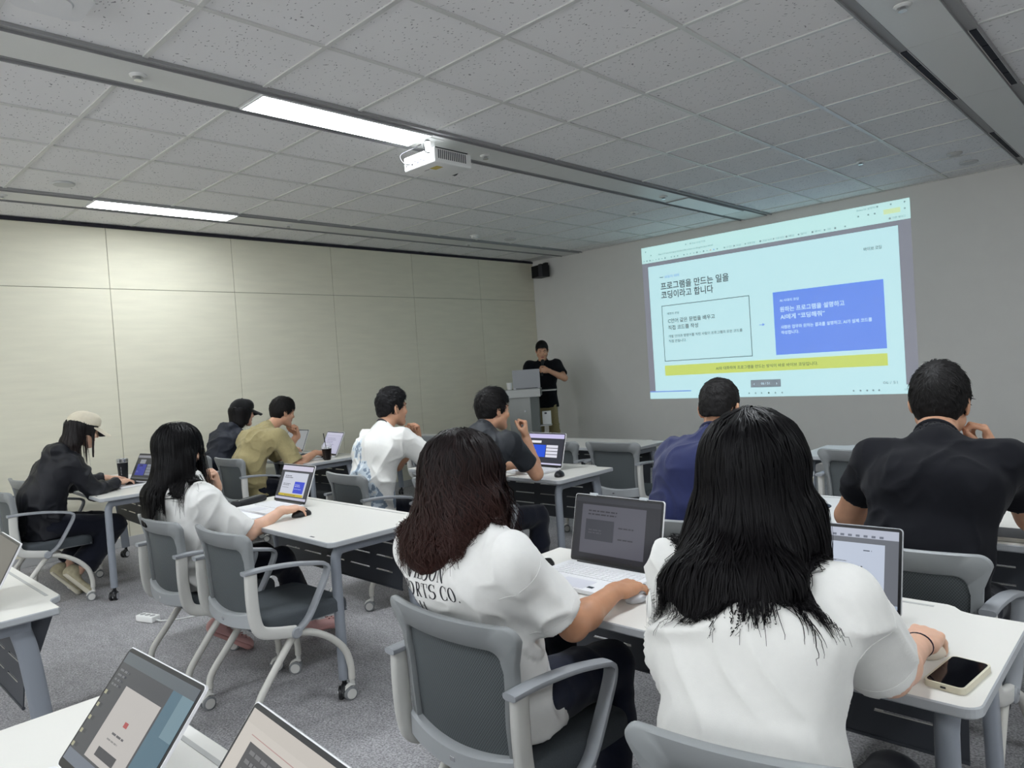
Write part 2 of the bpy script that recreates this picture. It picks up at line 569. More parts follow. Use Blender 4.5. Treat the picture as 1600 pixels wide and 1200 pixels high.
def make_chair():
    t = thing('office_chair', 'grey mesh-backed nesting chair', 'chair')
    # back frame: two uprights and a wide top rail in one curved ring
    outer, inner = [], []
    def corner(cx, cz, r, a0, a1, n=7):
        return [(cx + r * math.cos(math.radians(a0 + (a1 - a0) * k / n)), cz + r * math.sin(math.radians(a0 + (a1 - a0) * k / n))) for k in range(n + 1)]
    outer = [(0.205, 0.47 + 0.295 * k / 8) for k in range(8)] + corner(0.190, 0.795, 0.035, 0, 90) + [(0.19 - 0.38 * k / 16, 0.830) for k in range(1, 16)]
    outer += [(-x, z) for x, z in reversed([(0.205, 0.47 + 0.295 * k / 8) for k in range(8)] + corner(0.190, 0.795, 0.035, 0, 90))]
    inner = [(0.176, 0.47 + 0.272 * k / 8) for k in range(8)] + corner(0.135, 0.730, 0.030, 0, 90) + [(0.135 - 0.27 * k / 16, 0.760) for k in range(1, 16)]
    inner += [(-x, z) for x, z in reversed([(0.176, 0.47 + 0.272 * k / 8) for k in range(8)] + corner(0.135, 0.730, 0.030, 0, 90))]
    v, f, n = [], [], len(outer)
    th = 0.024
    for (ox, oz), (ix, iz) in zip(outer, inner):
        wid = 0.205 + 0.022 * max(0, (oz - 0.6) / 0.245)
        ox, ix = ox / 0.205 * wid, ix / 0.205 * wid
        for (a, dy) in ((0.0, 0.5), (0.06, 1.0), (0.94, 1.0), (1.0, 0.4)):
            x, z = ox + (ix - ox) * a, oz + (iz - oz) * a
            v.append((x, back_y(x, z) - 0.5 * th * dy, z))
        for (a, dy) in ((1.0, 0.4), (0.94, 1.0), (0.06, 1.0), (0.0, 0.5)):
            x, z = ox + (ix - ox) * a, oz + (iz - oz) * a
            v.append((x, back_y(x, z) + 0.5 * th * dy, z))
    for i in range(n - 1):
        for k in range(8):
            k2 = (k + 1) % 8
            f.append((i * 8 + k, i * 8 + k2, (i + 1) * 8 + k2, (i + 1) * 8 + k))
    f += [tuple(range(7, -1, -1)), tuple((n - 1) * 8 + k for k in range(8))]
    bf = MB().raw(v, f).build('back_frame', M_ch_frame, t, smooth=60)
    # net panel
    v, f = [], []
    NX, NZ = 14, 12
    for j in range(NZ + 1):
        z = 0.475 + 0.300 * j / NZ
        hw = 0.186 + 0.018 * j / NZ
        for i in range(NX + 1):
            x = -hw + 2 * hw * i / NX
            v.append((x, back_y(x, z) + 0.004, z))
    m = len(v)
    v += [(x, y + 0.006, z) for x, y, z in v]
    for j in range(NZ):
        for i in range(NX):
            a = j * (NX + 1) + i
            f.append((a, a + 1, a + NX + 2, a + NX + 1))
            f.append((m + a, m + a + NX + 1, m + a + NX + 2, m + a + 1))
    for i in range(NX):
        f.append((i, m + i, m + i + 1, i + 1))
        a = NZ * (NX + 1) + i
        f.append((a, a + 1, m + a + 1, m + a))
    for j in range(NZ):
        a = j * (NX + 1)
        f.append((a, a + NX + 1, m + a + NX + 1, m + a))
        a += NX
        f.append((a, m + a, m + a + NX + 1, a + NX + 1))
    MB().raw(v, f).build('back_net', M_net, bf, smooth=60)
    # brace across the bottom of the back
    v, f = [], []
    N = 18
    for i in range(N + 1):
        x = -0.208 + 0.416 * i / N
        h = 0.036 - 0.006 * (1 - (x / 0.208) ** 2)
        zc = 0.468 - 0.018 * (1 - (x / 0.208) ** 2)
        y = back_y(x, 0.47) - 0.010
        for dy, dz in ((-0.008, -h), (-0.016, -h * 0.8), (-0.016, h * 0.8), (-0.008, h), (0.012, h), (0.012, -h)):
            v.append((x, y + dy, zc + dz))
    for i in range(N):
        for k in range(6):
            k2 = (k + 1) % 6
            f.append((i * 6 + k, (i + 1) * 6 + k, (i + 1) * 6 + k2, i * 6 + k2))
    f += [tuple(range(6)), tuple(N * 6 + k for k in range(5, -1, -1))]
    br = MB().raw(v, f).build('back_brace', M_ch_brace, t, smooth=40)
    MB().box((0, back_y(0, 0.47) - 0.0262, 0.452), (0.018, 0.003, 0.012), bev=0.001).build('maker_badge', M_chrome, br)
    # seat
    mb = MB()
    bm = bmesh.new()
    bmesh.ops.create_cube(bm, size=1.0, matrix=Matrix.Translation((0, 0.05, 0.432)) @ Matrix.Diagonal((0.43, 0.44, 0.062, 1)))
    vert_edges = [e for e in bm.edges if abs((e.verts[0].co - e.verts[1].co).z) > 0.05]
    bmesh.ops.bevel(bm, geom=vert_edges, offset=0.07, segments=5, profile=0.5, affect='EDGES')
    top = [e for e in bm.edges if min(e.verts[0].co.z, e.verts[1].co.z) > 0.46]
    bmesh.ops.bevel(bm, geom=top, offset=0.022, segments=3, profile=0.5, affect='EDGES')
    bm.verts.index_update()
    for q in bm.verts:
        if q.co.y > 0.18:
            q.co.z -= 0.9 * (q.co.y - 0.18) ** 1.5
    mb.raw([q.co for q in bm.verts], [[q.index for q in p.verts] for p in bm.faces])
    bm.free()
    seat = mb.build('seat', M_seat, t, smooth=50)
    MB().box((0, 0.045, 0.395), (0.40, 0.41, 0.014), bev=0.006).build('seat_pan', M_ch_arm, seat, smooth=40)
    for s in (-1, 1):
        X = s * 0.232
        pth = bez([(X, -0.205, 0.672), (X, -0.207, 0.57), (X, -0.200, 0.475), (X, -0.178, 0.425), (X, -0.12, 0.402), (X, -0.03, 0.382)], 5)
        MB().tube(pth, 0.0145, n=12, flat=1.75, up=(1, 0, 0), sq=0.6).build('side_frame', M_ch_light, t, smooth=50)
        pth = bez([(X, -0.238, 0.676), (X, -0.15, 0.676), (X, -0.02, 0.664), (X, 0.08, 0.645), (X, 0.125, 0.634)], 4)
        pth += bez([(X, 0.141, 0.622), (X, 0.143, 0.605), (X, 0.128, 0.568), (X, 0.07, 0.47), (X, 0.03, 0.415), (X, -0.02, 0.380)], 4)
        a = MB().tube(pth, 0.0215, n=12, flat=0.42, up=(1, 0, 0), sq=0.6).build('armrest', M_ch_arm, t, smooth=50)
        MB().lathe([(0.020, -0.019), (0.025, -0.014), (0.025, 0.014), (0.020, 0.019)], n=18, axis='x', c=(X, -0.028, 0.378)).build('pivot_cap', M_ch_arm, a, smooth=40)
        pth = bez([(X * .96, -0.04, 0.374), (X * .96, 0.05, 0.352), (X * .97, 0.14, 0.298), (X * .98, 0.205, 0.225), (X, 0.226, 0.150), (X, 0.228, 0.088)], 5)
        l1 = MB().tube(pth, 0.0155, n=12).build('leg', M_ch_leg, t, smooth=50)
        caster(l1, X, 0.228, -0.40 + 0.25 * s)
        pth = bez([(X * .93, -0.015, 0.372), (X * .93, -0.06, 0.325), (X * .94, -0.13, 0.240), (X * .96, -0.195, 0.160), (X * .97, -0.212, 0.120), (X * .97, -0.214, 0.088)], 5)
        l2 = MB().tube(pth, 0.0155, n=12).build('leg', M_ch_leg, t, smooth=50)
        caster(l2, X * .97, -0.214, -0.30 - 0.35 * s)
    MB().tube([(-0.225, -0.02, 0.374), (0.225, -0.02, 0.374)], 0.014, n=10).build('crossbar', M_ch_leg, t, smooth=50)
    return t

# ------------------------------------------------------------------ tables
M_top = mat('table_laminate', rgb(219, 217, 211), 0.35, spec=0.45, coat=0.05)
M_edge = mat('table_edge_grey', rgb(168, 171, 174), 0.45)
M_tleg = mat('table_leg_grey', rgb(134, 139, 147), 0.4, spec=0.5)
M_tdark = mat('table_dark_metal', rgb(62, 65, 71), 0.5)
M_slot = mat('cable_slot_grey', rgb(176, 176, 174), 0.5)

def make_table():
    t = thing('folding_table', 'white folding table', 'table')
    W, D, r = 0.75, 0.30, 0.035
    def arc(cx, cy, a0, a1, n=6):
        return [(cx + r * math.cos(math.radians(a0 + (a1 - a0) * k / n)), cy + r * math.sin(math.radians(a0 + (a1 - a0) * k / n))) for k in range(n + 1)]
    poly = arc(-W + r, -D + r, 180, 270) + arc(W - r, -D + r, 270, 360)
    poly += [(W, D - 0.052), (W - 0.006, D - 0.045), (W - 0.12, D - 0.045), (W - 0.145, D - 0.036), (W - 0.165, D - 0.010), (W - 0.185, D)]
    poly += [(-W + 0.185, D), (-W + 0.165, D - 0.010), (-W + 0.145, D - 0.036), (-W + 0.12, D - 0.045), (-W + 0.006, D - 0.045), (-W, D - 0.052)]
    n = len(poly)
    c = (0, 0)
    def ring(k, z):
        out = []
        for i, (x, y) in enumerate(poly):
            px, py = poly[i - 1]
            nx_, ny_ = poly[(i + 1) % n]
            tx, ty = nx_ - px, ny_ - py
            L = math.hypot(tx, ty) or 1
            out.append((x - k * (-ty / L) * -1 * -1, y - k * (tx / L) * -1 * -1, z)) if False else out.append((x - k * ty / L, y + k * tx / L, z))
        return out
    v = ring(0.003, 0.7195) + ring(0.0, 0.7165) + ring(0.0, 0.699) + ring(0.006, 0.694)
    v2 = ring(0.003, 0.7195)
    f = []
    for a in range(3):
        for i in range(n):
            j = (i + 1) % n
            f.append((a * n + i, (a + 1) * n + i, (a + 1) * n + j, a * n + j))
    mb = MB().raw(v, f, 1)
    mb.f.append(tuple(range(n))); mb.mi.append(0)
    mb.f.append(tuple(3 * n + i for i in range(n - 1, -1, -1))); mb.mi.append(1)
    top = mb.build('tabletop', [M_top, M_edge], t)
    mb = MB()
    mb.box((0, D - 0.036, 0.7197), (1.08, 0.011, 0.0012), mi=0)
    mb.build('cable_slot', M_slot, top)
    MB().box((W - 0.20, -D + 0.030, 0.7197), (0.034, 0.009, 0.0010)).build('clip_mark', M_tdark, top)
    for s in (-1, 1):
        X = s * (W - 0.075)
        pth = bez([(X, -D + 0.065, 0.085), (X, -D + 0.065, 0.35), (X, -D + 0.065, 0.600)], 4) + bez([(X, -D + 0.067, 0.630), (X, -D + 0.078, 0.655), (X, -D + 0.105, 0.668), (X, -0.05, 0.672)], 4)
        l = MB().tube(pth, 0.0235, n=14).build('leg', M_tleg, t, smooth=50)
        caster(l, X, -D + 0.065, 0.9 * s, wheel=M_chrome, tyre=M_black, r=0.030, fork=M_black)
        l.children
        pth = bez([(X, 0.205, 0.085), (X, 0.195, 0.30), (X, 0.170, 0.55), (X, 0.150, 0.655)], 4)
        l = MB().tube(pth, 0.017, n=12, flat=1.9, up=(1, 0, 0), sq=0.6).build('leg', M_tleg, t, smooth=50)
        caster(l, X, 0.205, -0.6 * s, wheel=M_chrome, tyre=M_black, r=0.030, fork=M_black)
        b = MB()
        b.box((X, -0.02, 0.668), (0.034, 0.40, 0.040), bev=0.006)
        b.box((X - s * 0.03, 0.06, 0.676), (0.05, 0.16, 0.034), bev=0.004)
        b.build('side_beam', M_tleg, t, smooth=40)
        pl = [(0.14, 0.69), (0.265, 0.69), (0.19, 0.50), (0.165, 0.50)]
        MB().prism([(y, z) for y, z in pl], -0.004, 0.004, M=Matrix(((0, 0, 1), (1, 0, 0), (0, 1, 0))).to_4x4() ).build('gusset', M_tdark, t, loc=(X - s * 0.045, 0, 0))
    MB().box((0, -0.06, 0.672), (1.30, 0.05, 0.030), bev=0.005).build('crossbar', M_tdark, t, smooth=40)
    # modesty panel with rows of slots
    mb = MB()
    rows = [(0.665, 0.592), (0.586, 0.522), (0.516, 0.452), (0.446, 0.378)]
    y0 = 0.178
    def ty(z):
        return y0 - 0.10 * (0.665 - z)
    for z1, z0 in rows:
        zc = (z0 + z1) / 2
        mb.box((0, ty(zc), zc), (1.26, 0.004, z1 - z0), rot=(-0.10, 0, 0))
    xs = [-0.63, -0.57, -0.43, -0.37, -0.17, -0.11, 0.09, 0.15, 0.36, 0.42, 0.57, 0.63]
    for (za, zb) in ((0.592, 0.586), (0.522, 0.516), (0.452, 0.446)):
        for a, b in ((-0.63, -0.53), (-0.37, -0.31), (-0.13, -0.07), (0.11, 0.17), (0.35, 0.41), (0.55, 0.63)):
            zc = (za + zb) / 2
            mb.box(((a + b) / 2, ty(zc), zc), (b - a, 0.004, za - zb + 0.0005), rot=(-0.10, 0, 0))
    pn = mb.build('modesty_panel', M_tdark, t)
    mb = MB()
    for z in (0.589, 0.519, 0.449):
        for a, b in ((-0.53, -0.37), (-0.31, -0.13), (-0.07, 0.11), (0.17, 0.35), (0.41, 0.55)):
            mb.tube([(a, ty(z) - 0.003, z - 0.0025), (b, ty(z) - 0.003, z - 0.0025)], 0.0016, n=6)  # pale rods: the light showing at the slots, put into colour
    mb.tube([(-0.63, ty(0.378), 0.376), (0.63, ty(0.378), 0.376)], 0.006, n=8, mi=1)
    mb.build('slot_rims', [M_ch_leg, M_tdark], pn)
    return t

CH0 = make_chair()
TB0 = make_table()
index_children()
def place(proto, x, y, rz, label, group, first=[set()]):
    o = proto if proto.name not in first[0] else copy_tree(proto)
    first[0].add(proto.name)
    o.location = (x, y, 0)
    o.rotation_euler = (0, 0, math.radians(rz))
    o['label'] = label
    o['group'] = group
    return o

G1 = 'white folding tables in the rows'
place(TB0, -6.17, 1.905, -3, 'white folding table where the woman in the beige cap works, by the left wall', G1)
place(TB0, -3.492, 1.985, -1, 'white folding table with an empty chair tucked in at its near right corner', G1)
place(TB0, -1.07, 1.86, 0, 'white folding table shared by the two near women in white T-shirts', G1)
place(TB0, -6.26, 3.51, 0, 'white folding table carrying the iced coffee cup, beside the left wall', G1)
place(TB0, -3.575, 3.625, 0, 'white folding table of the man in the patterned white T-shirt', G1)
place(TB0, -1.09, 3.175, 0, 'white folding table under the elbows of the man in the black T-shirt', G1)
place(TB0, -6.25, 5.03, 0, 'unused white folding table in the front row nearest the lectern', G1)
place(TB0, -4.00, 4.99, 0, 'unused white folding table in the front row behind the empty mesh chairs', G1)
place(TB0, -1.19, 4.99, 0, 'unused white folding table in the front row, below the right end of the projected slide', G1)
place(TB0, -3.58, 0.415, 0, 'white folding table at the left edge of the frame, its cable slot towards us', G1)
place(TB0, -1.16, 0.30, 1, 'nearest white folding table carrying two open laptops', G1)

G2 = 'grey mesh-backed nesting chairs'
place(CH0, -5.88, 1.315, 0, 'mesh-backed chair under the woman in the beige cap', G2)
place(CH0, -6.52, 1.55, 2, 'empty mesh-backed chair by the left wall, half hidden behind the woman in the beige cap', G2)
place(CH0, -3.02, 1.53, 0, 'empty mesh-backed chair with its whole dark seat showing, beside the woman resting her chin', G2)
place(CH0, -3.60, 1.49, 0, 'mesh-backed chair under the long-haired woman resting her chin on her fist', G2)
place(CH0, -5.90, 2.90, 2, 'mesh-backed chair under the man in the olive shirt', G2)
place(CH0, -6.55, 2.92, 0, 'mesh-backed chair under the person in the black cap', G2)
place(CH0, -3.92, 2.75, -4, 'mesh-backed chair under the man in the patterned white T-shirt', G2)
place(CH0, -3.10, 2.82, 0, 'mesh-backed chair under the man with one fist raised', G2)
place(CH0, -1.53, 2.53, 0, 'mesh-backed chair under the man in the navy shirt', G2)
place(CH0, -0.66, 2.51, -2, 'mesh-backed chair under the man in the black T-shirt', G2)
place(CH0, -1.395, 1.385, -1, 'large near mesh-backed chair under the woman with wavy brown hair', G2)
place(CH0, -0.54, 1.24, 15, 'nearest chair, its grey top rail crossing the bottom edge behind the straight-haired woman', G2)
place(CH0, -3.14, 4.52, 0, 'empty front row chair with its whole mesh back showing, left of the navy shirt', G2)
place(CH0, -3.68, 4.47, 3, 'empty chair in the front row partly behind the open laptop of the fist-raising man', G2)
place(CH0, -5.45, 4.62, 0, 'empty front row chair behind the raised hand of the man in the patterned T-shirt', G2)
place(CH0, -4.88, 4.55, 0, 'empty chair in the front row behind the wavy brown hair', G2)
place(CH0, -1.40, 4.50, 0, 'empty chair in the front row just left of the black T-shirt', G2)
place(CH0, -0.72, 4.56, 0, 'empty chair in the front row just right of the black T-shirt', G2)
# ------------------------------------------------------------------ implicit surfaces for bodies, clothes and hair
def A3(p):
    return np.array(p, dtype=np.float32)

def unit(v):
    v = np.array(v, float)
    return v / (np.linalg.norm(v) + 1e-12)

class Field:
    def __init__(s, lo, hi, h):
        s.lo, s.h = A3(lo), h
        n = np.ceil((np.array(hi) - np.array(lo)) / h).astype(int) + 1
        s.ax = [np.arange(n[i], dtype=np.float32) * h + s.lo[i] for i in range(3)]
        s.D = np.full(tuple(n), 0.5, np.float32)
    def sub(s, lo, hi):
        sl = []
        for i in range(3):
            a = max(0, int((lo[i] - s.lo[i]) / s.h))
            b = min(len(s.ax[i]), int((hi[i] - s.lo[i]) / s.h) + 2)
            if b <= a:
                return None
            sl.append(slice(a, b))
        X = s.ax[0][sl[0]][:, None, None]
        Y = s.ax[1][sl[1]][None, :, None]
        Z = s.ax[2][sl[2]][None, None, :]
        return tuple(sl), X, Y, Z
    def put(s, fn, lo, hi, k, cut=False):
        m = k + 2.5 * s.h
        q = s.sub(np.array(lo) - m, np.array(hi) + m)
        if q is None:
            return
        sl, X, Y, Z = q
        d = fn(X, Y, Z)
        b = s.D[sl]
        if cut:
            d = -d
            if k > 1e-6:
                h = np.clip(0.5 - 0.5 * (b - d) / k, 0, 1)
                s.D[sl] = b * (1 - h) + d * h + k * h * (1 - h)
            else:
                s.D[sl] = np.maximum(b, d)
        elif k > 1e-6:
            h = np.clip(0.5 + 0.5 * (b - d) / k, 0, 1)
            s.D[sl] = b * (1 - h) + d * h - k * h * (1 - h)
        else:
            s.D[sl] = np.minimum(b, d)
    def cone(s, a, b, r1, r2=None, k=0.02, cut=False):
        r2 = r1 if r2 is None else r2
        a, b = A3(a), A3(b)
        ab = b - a
        L = float(ab @ ab) + 1e-12
        def fn(X, Y, Z):
            x, y, z = X - a[0], Y - a[1], Z - a[2]
            t = np.clip((x * ab[0] + y * ab[1] + z * ab[2]) / L, 0, 1)
            return np.sqrt((x - t * ab[0]) ** 2 + (y - t * ab[1]) ** 2 + (z - t * ab[2]) ** 2) - (r1 + (r2 - r1) * t)
        r = max(r1, r2)
        s.put(fn, np.minimum(a, b) - r, np.maximum(a, b) + r, k, cut)
    def chain(s, pts, rs, k=0.02, cut=False):
        for i in range(len(pts) - 1):
            s.cone(pts[i], pts[i + 1], rs[i], rs[i + 1], k, cut)
    def ell(s, c, r, R=None, k=0.02, cut=False):
        c = A3(c)
        R = np.eye(3) if R is None else np.array(R)      # columns: the ellipsoid's axes
        r = np.array(r, float)
        def fn(X, Y, Z):
            x, y, z = X - c[0], Y - c[1], Z - c[2]
            k0, k1 = 0.0, 0.0
            for i in range(3):
                u = x * R[0, i] + y * R[1, i] + z * R[2, i]
                k0 = k0 + (u / r[i]) ** 2
                k1 = k1 + (u / r[i] ** 2) ** 2
            k0, k1 = np.sqrt(k0), np.sqrt(k1) + 1e-9
            return (k0 * (k0 - 1) / k1).astype(np.float32)
        e = np.sqrt(((R * r) ** 2).sum(1))
        s.put(fn, c - e, c + e, k, cut)
    def slabcone(s, a, b, ra, rb, side, k=0.03, cut=False):
        """Cone of elliptical section from a to b; ra and rb are (half width along side, half depth)."""
        a, b = A3(a), A3(b)
        w = b - a
        L = float(np.linalg.norm(w)) + 1e-9
        w = w / L
        sd = np.array(side, float)
        sd = unit(sd - w * float(sd @ w))
        fd = np.cross(w, sd)
        def fn(X, Y, Z):
            x, y, z = X - a[0], Y - a[1], Z - a[2]
            tt = x * w[0] + y * w[1] + z * w[2]
            t = np.clip(tt / L, 0, 1)
            e = tt - t * L
            u = x * sd[0] + y * sd[1] + z * sd[2]
            v = x * fd[0] + y * fd[1] + z * fd[2]
            rx = ra[0] + (rb[0] - ra[0]) * t
            ry = ra[1] + (rb[1] - ra[1]) * t
            m = np.minimum(rx, ry)
            return ((np.sqrt((u / rx) ** 2 + (v / ry) ** 2 + (e / m) ** 2) - 1) * m).astype(np.float32)
        r = max(ra[0], ra[1], rb[0], rb[1])
        s.put(fn, np.minimum(a, b) - r, np.maximum(a, b) + r, k, cut)
    def half(s, p, n, lo=None, hi=None, k=0.004):
        """Cut away everything on the side of the plane that n points to."""
        p, n = A3(p), A3(unit(n))
        lo = s.lo if lo is None else lo
        hi = [a[-1] for a in s.ax] if hi is None else hi
        s.put(lambda X, Y, Z: -((X - p[0]) * n[0] + (Y - p[1]) * n[1] + (Z - p[2]) * n[2]), lo, hi, k, True)
    def cyl_cut(s, c, ax, R, L, k=0.003):
        """Cut away the cylinder of radius R that runs from c along ax."""
        c, ax = A3(c), A3(unit(ax))
        def fn(X, Y, Z):
            x, y, z = X - c[0], Y - c[1], Z - c[2]
            t = x * ax[0] + y * ax[1] + z * ax[2]
            r = np.sqrt((x - t * ax[0]) ** 2 + (y - t * ax[1]) ** 2 + (z - t * ax[2]) ** 2)
            return np.maximum(np.maximum(r - R, -t), t - L)
        e = c + ax * L
        s.put(fn, np.minimum(c, e) - R, np.maximum(c, e) + R, k, True)
    def mesh(s, smooth=1):
        D = s.D
        for i in range(3):      # close the border
            sl = [slice(None)] * 3
            for e in (0, -1):
                sl[i] = e
                D[tuple(sl)] = np.maximum(D[tuple(sl)], 1e-3)
        S = D < 0
        cnt = np.zeros(tuple(n - 1 for n in D.shape), np.int8)
        cs = [(i, j, k) for i in (0, 1) for j in (0, 1) for k in (0, 1)]
        nx, ny, nz = cnt.shape
        for (i, j, k) in cs:
            cnt += S[i:i + nx, j:j + ny, k:k + nz]
        act = (cnt > 0) & (cnt < 8)
        I = np.argwhere(act)
        idx = np.full(cnt.shape, -1, np.int32)
        idx[act] = np.arange(len(I))
        V = {c: D[I[:, 0] + c[0], I[:, 1] + c[1], I[:, 2] + c[2]].astype(np.float64) for c in cs}
        acc = np.zeros((len(I), 3)); num = np.zeros(len(I))
        for a in cs:
            for ax in range(3):
                if a[ax] == 0:
                    b = list(a); b[ax] = 1; b = tuple(b)
                    va, vb = V[a], V[b]
                    cr = (va < 0) != (vb < 0)
                    t = np.where(cr, va / np.where(cr, va - vb, 1), 0)
                    p = np.array(a, float)[None, :].repeat(len(I), 0)
                    p[:, ax] += t
                    acc[cr] += p[cr]; num[cr] += 1
        P = (I + acc / num[:, None]) * s.h + np.array(s.lo, float)
        F = []
        for ax in range(3):
            u, w = (ax + 1) % 3, (ax + 2) % 3
            s0 = [slice(None)] * 3; s1 = [slice(None)] * 3
            s0[ax] = slice(0, -1); s1[ax] = slice(1, None)
            a, b = S[tuple(s0)], S[tuple(s1)]
            E = np.argwhere(a != b)
            ok = (E[:, u] > 0) & (E[:, w] > 0) & (E[:, u] < D.shape[u] - 1) & (E[:, w] < D.shape[w] - 1)
            E = E[ok]
            ins = a[E[:, 0], E[:, 1], E[:, 2]]
            def cell(du, dw):
                q = E.copy(); q[:, u] += du; q[:, w] += dw
                return idx[q[:, 0], q[:, 1], q[:, 2]]
            q = np.stack([cell(-1, -1), cell(0, -1), cell(0, 0), cell(-1, 0)], 1)
            q[~ins] = q[~ins][:, ::-1]
            F.append(q)
        F = np.concatenate(F)
        for _ in range(smooth):
            P = relax(P, F)
        return P, F

def relax(P, F, w=0.5):
    acc = np.zeros_like(P); n = np.zeros(len(P))
    for a in range(4):
        for b in ((a + 1) % 4, (a + 3) % 4):
            for c in range(3):
                acc[:, c] += np.bincount(F[:, a], P[F[:, b], c], len(P))
            n += np.bincount(F[:, a], minlength=len(P))
    return P * (1 - w) + w * acc / np.maximum(n, 1)[:, None]

def normals(P, F):
    d1, d2 = P[F[:, 2]] - P[F[:, 0]], P[F[:, 3]] - P[F[:, 1]]
    fn = np.cross(d1, d2)
    N = np.zeros_like(P)
    for a in range(4):
        for c in range(3):
            N[:, c] += np.bincount(F[:, a], fn[:, c], len(P))
    return N / (np.linalg.norm(N, axis=1)[:, None] + 1e-12)

def vnoise(P, seed=0):
    """Smooth value noise in -1..1 at the points P (already scaled)."""
    i = np.floor(P).astype(np.int64)
    f = P - i
    f = f * f * (3 - 2 * f)
    def hsh(a, b, c):
        n = (a * 374761393 + b * 668265263 + c * 2147483647 + seed * 1274126177) & 0xFFFFFFFF
        n = ((n ^ (n >> 13)) * 1274126177) & 0xFFFFFFFF
        n = n ^ (n >> 16)
        return (n & 0xFFFF) / 32767.5 - 1
    out = 0
    for a in (0, 1):
        for b in (0, 1):
            for c in (0, 1):
                w = (f[:, 0] if a else 1 - f[:, 0]) * (f[:, 1] if b else 1 - f[:, 1]) * (f[:, 2] if c else 1 - f[:, 2])
                out = out + w * hsh(i[:, 0] + a, i[:, 1] + b, i[:, 2] + c)
    return out

def mesh_obj(name, P, F, mats, parent=None, loc=(0, 0, 0), rot=None, mi=None):
    me = bpy.data.meshes.new(name)
    P = np.asarray(P, np.float32); F = np.asarray(F, np.int32)
    nv, nf, k = len(P), len(F), F.shape[1]
    me.vertices.add(nv)
    me.vertices.foreach_set('co', P.ravel())
    me.loops.add(nf * k)
    me.loops.foreach_set('vertex_index', F.ravel())
    me.polygons.add(nf)
    me.polygons.foreach_set('loop_start', np.arange(0, nf * k, k, dtype=np.int32))
    me.polygons.foreach_set('use_smooth', np.ones(nf, bool))
    for m in (mats if isinstance(mats, (list, tuple)) else [mats]):
        me.materials.append(m)
    if mi is not None:
        me.polygons.foreach_set('material_index', np.asarray(mi, np.int32))
    me.update(calc_edges=True)
    me.validate()
    return link(name, me, parent, loc, rot)

# ------------------------------------------------------------------ a person
def frame(yaw=0, pitch=0, roll=0):
    """Columns right, forward, up. yaw turns left, pitch bends down, roll leans to the right (degrees)."""
    return np.array(Matrix.Rotation(math.radians(yaw), 3, 'Z') @ Matrix.Rotation(math.radians(-pitch), 3, 'X') @ Matrix.Rotation(math.radians(roll), 3, 'Y'))

def ik(S, W, a, b, pole):
    S, W = np.array(S, float), np.array(W, float)
    d = W - S
    L = np.linalg.norm(d)
    if L > (a + b) * 0.995:
        print('  reach: arm stretched by', round(L - (a + b), 3))
        k = L / (a + b) * 1.01
        a, b = a * k, b * k
    u = d / L
    x = (a * a - b * b + L * L) / (2 * L)
    h = math.sqrt(max(0, a * a - x * x))
    p = np.array(pole, float)
    p = unit(p - u * (p @ u))
    return S + u * x + p * h

def head_prims(F, c, R, s=1.0, male=True):
    c = np.array(c, float)
    def P(x, y, z):
        return c + R @ (np.array((x, y, z)) * s)
    def E(x, y, z, r, k, cut=False, tilt=None):
        Q = R if tilt is None else R @ np.array(tilt)
        F.ell(P(x, y, z), np.array(r) * s, Q, k, cut)
    E(0, -0.014, 0.034, (0.074, 0.094, 0.084), 0.01)
    E(0, 0.030, -0.022, (0.061, 0.064, 0.082), 0.03)
    j = 1.0 if male else 0.92
    for q in (-1, 1):
        F.cone(P(q * 0.050 * j, 0.008, -0.052), P(q * 0.016, 0.066, -0.098), 0.023 * s, 0.019 * s, 0.03)
    E(0, 0.072, -0.096, (0.021 * j, 0.018, 0.017), 0.02)
    F.cone(P(-0.030, 0.082, 0.026), P(0.030, 0.082, 0.026), 0.011 * s, None, 0.012)
    for q in (-1, 1):
        E(q * 0.031, 0.094, 0.006, (0.017, 0.012, 0.011), 0.012, True)
        E(q * 0.031, 0.079, 0.005, (0.016, 0.011, 0.0095), 0.003)
        E(q * 0.045, 0.068, -0.026, (0.020, 0.018, 0.018), 0.02)
    F.cone(P(0, 0.086, 0.014), P(0, 0.107, -0.026), 0.0075 * s, 0.0105 * s, 0.010)
    for q in (-1, 1):
        E(q * 0.011, 0.094, -0.030, (0.009, 0.011, 0.008), 0.006)
    E(0, 0.086, -0.056, (0.023, 0.012, 0.0062), 0.005)
    E(0, 0.085, -0.067, (0.020, 0.012, 0.0068), 0.005)
    for q in (-1, 1):
        t = np.array(Matrix.Rotation(math.radians(q * 24), 3, 'Z') @ Matrix.Rotation(math.radians(14), 3, 'X'))
        E(q * 0.079, -0.012, -0.006, (0.0085, 0.020, 0.033), 0.005, False, t)
        E(q * 0.087, -0.008, -0.002, (0.006, 0.011, 0.020), 0.004, True, t)

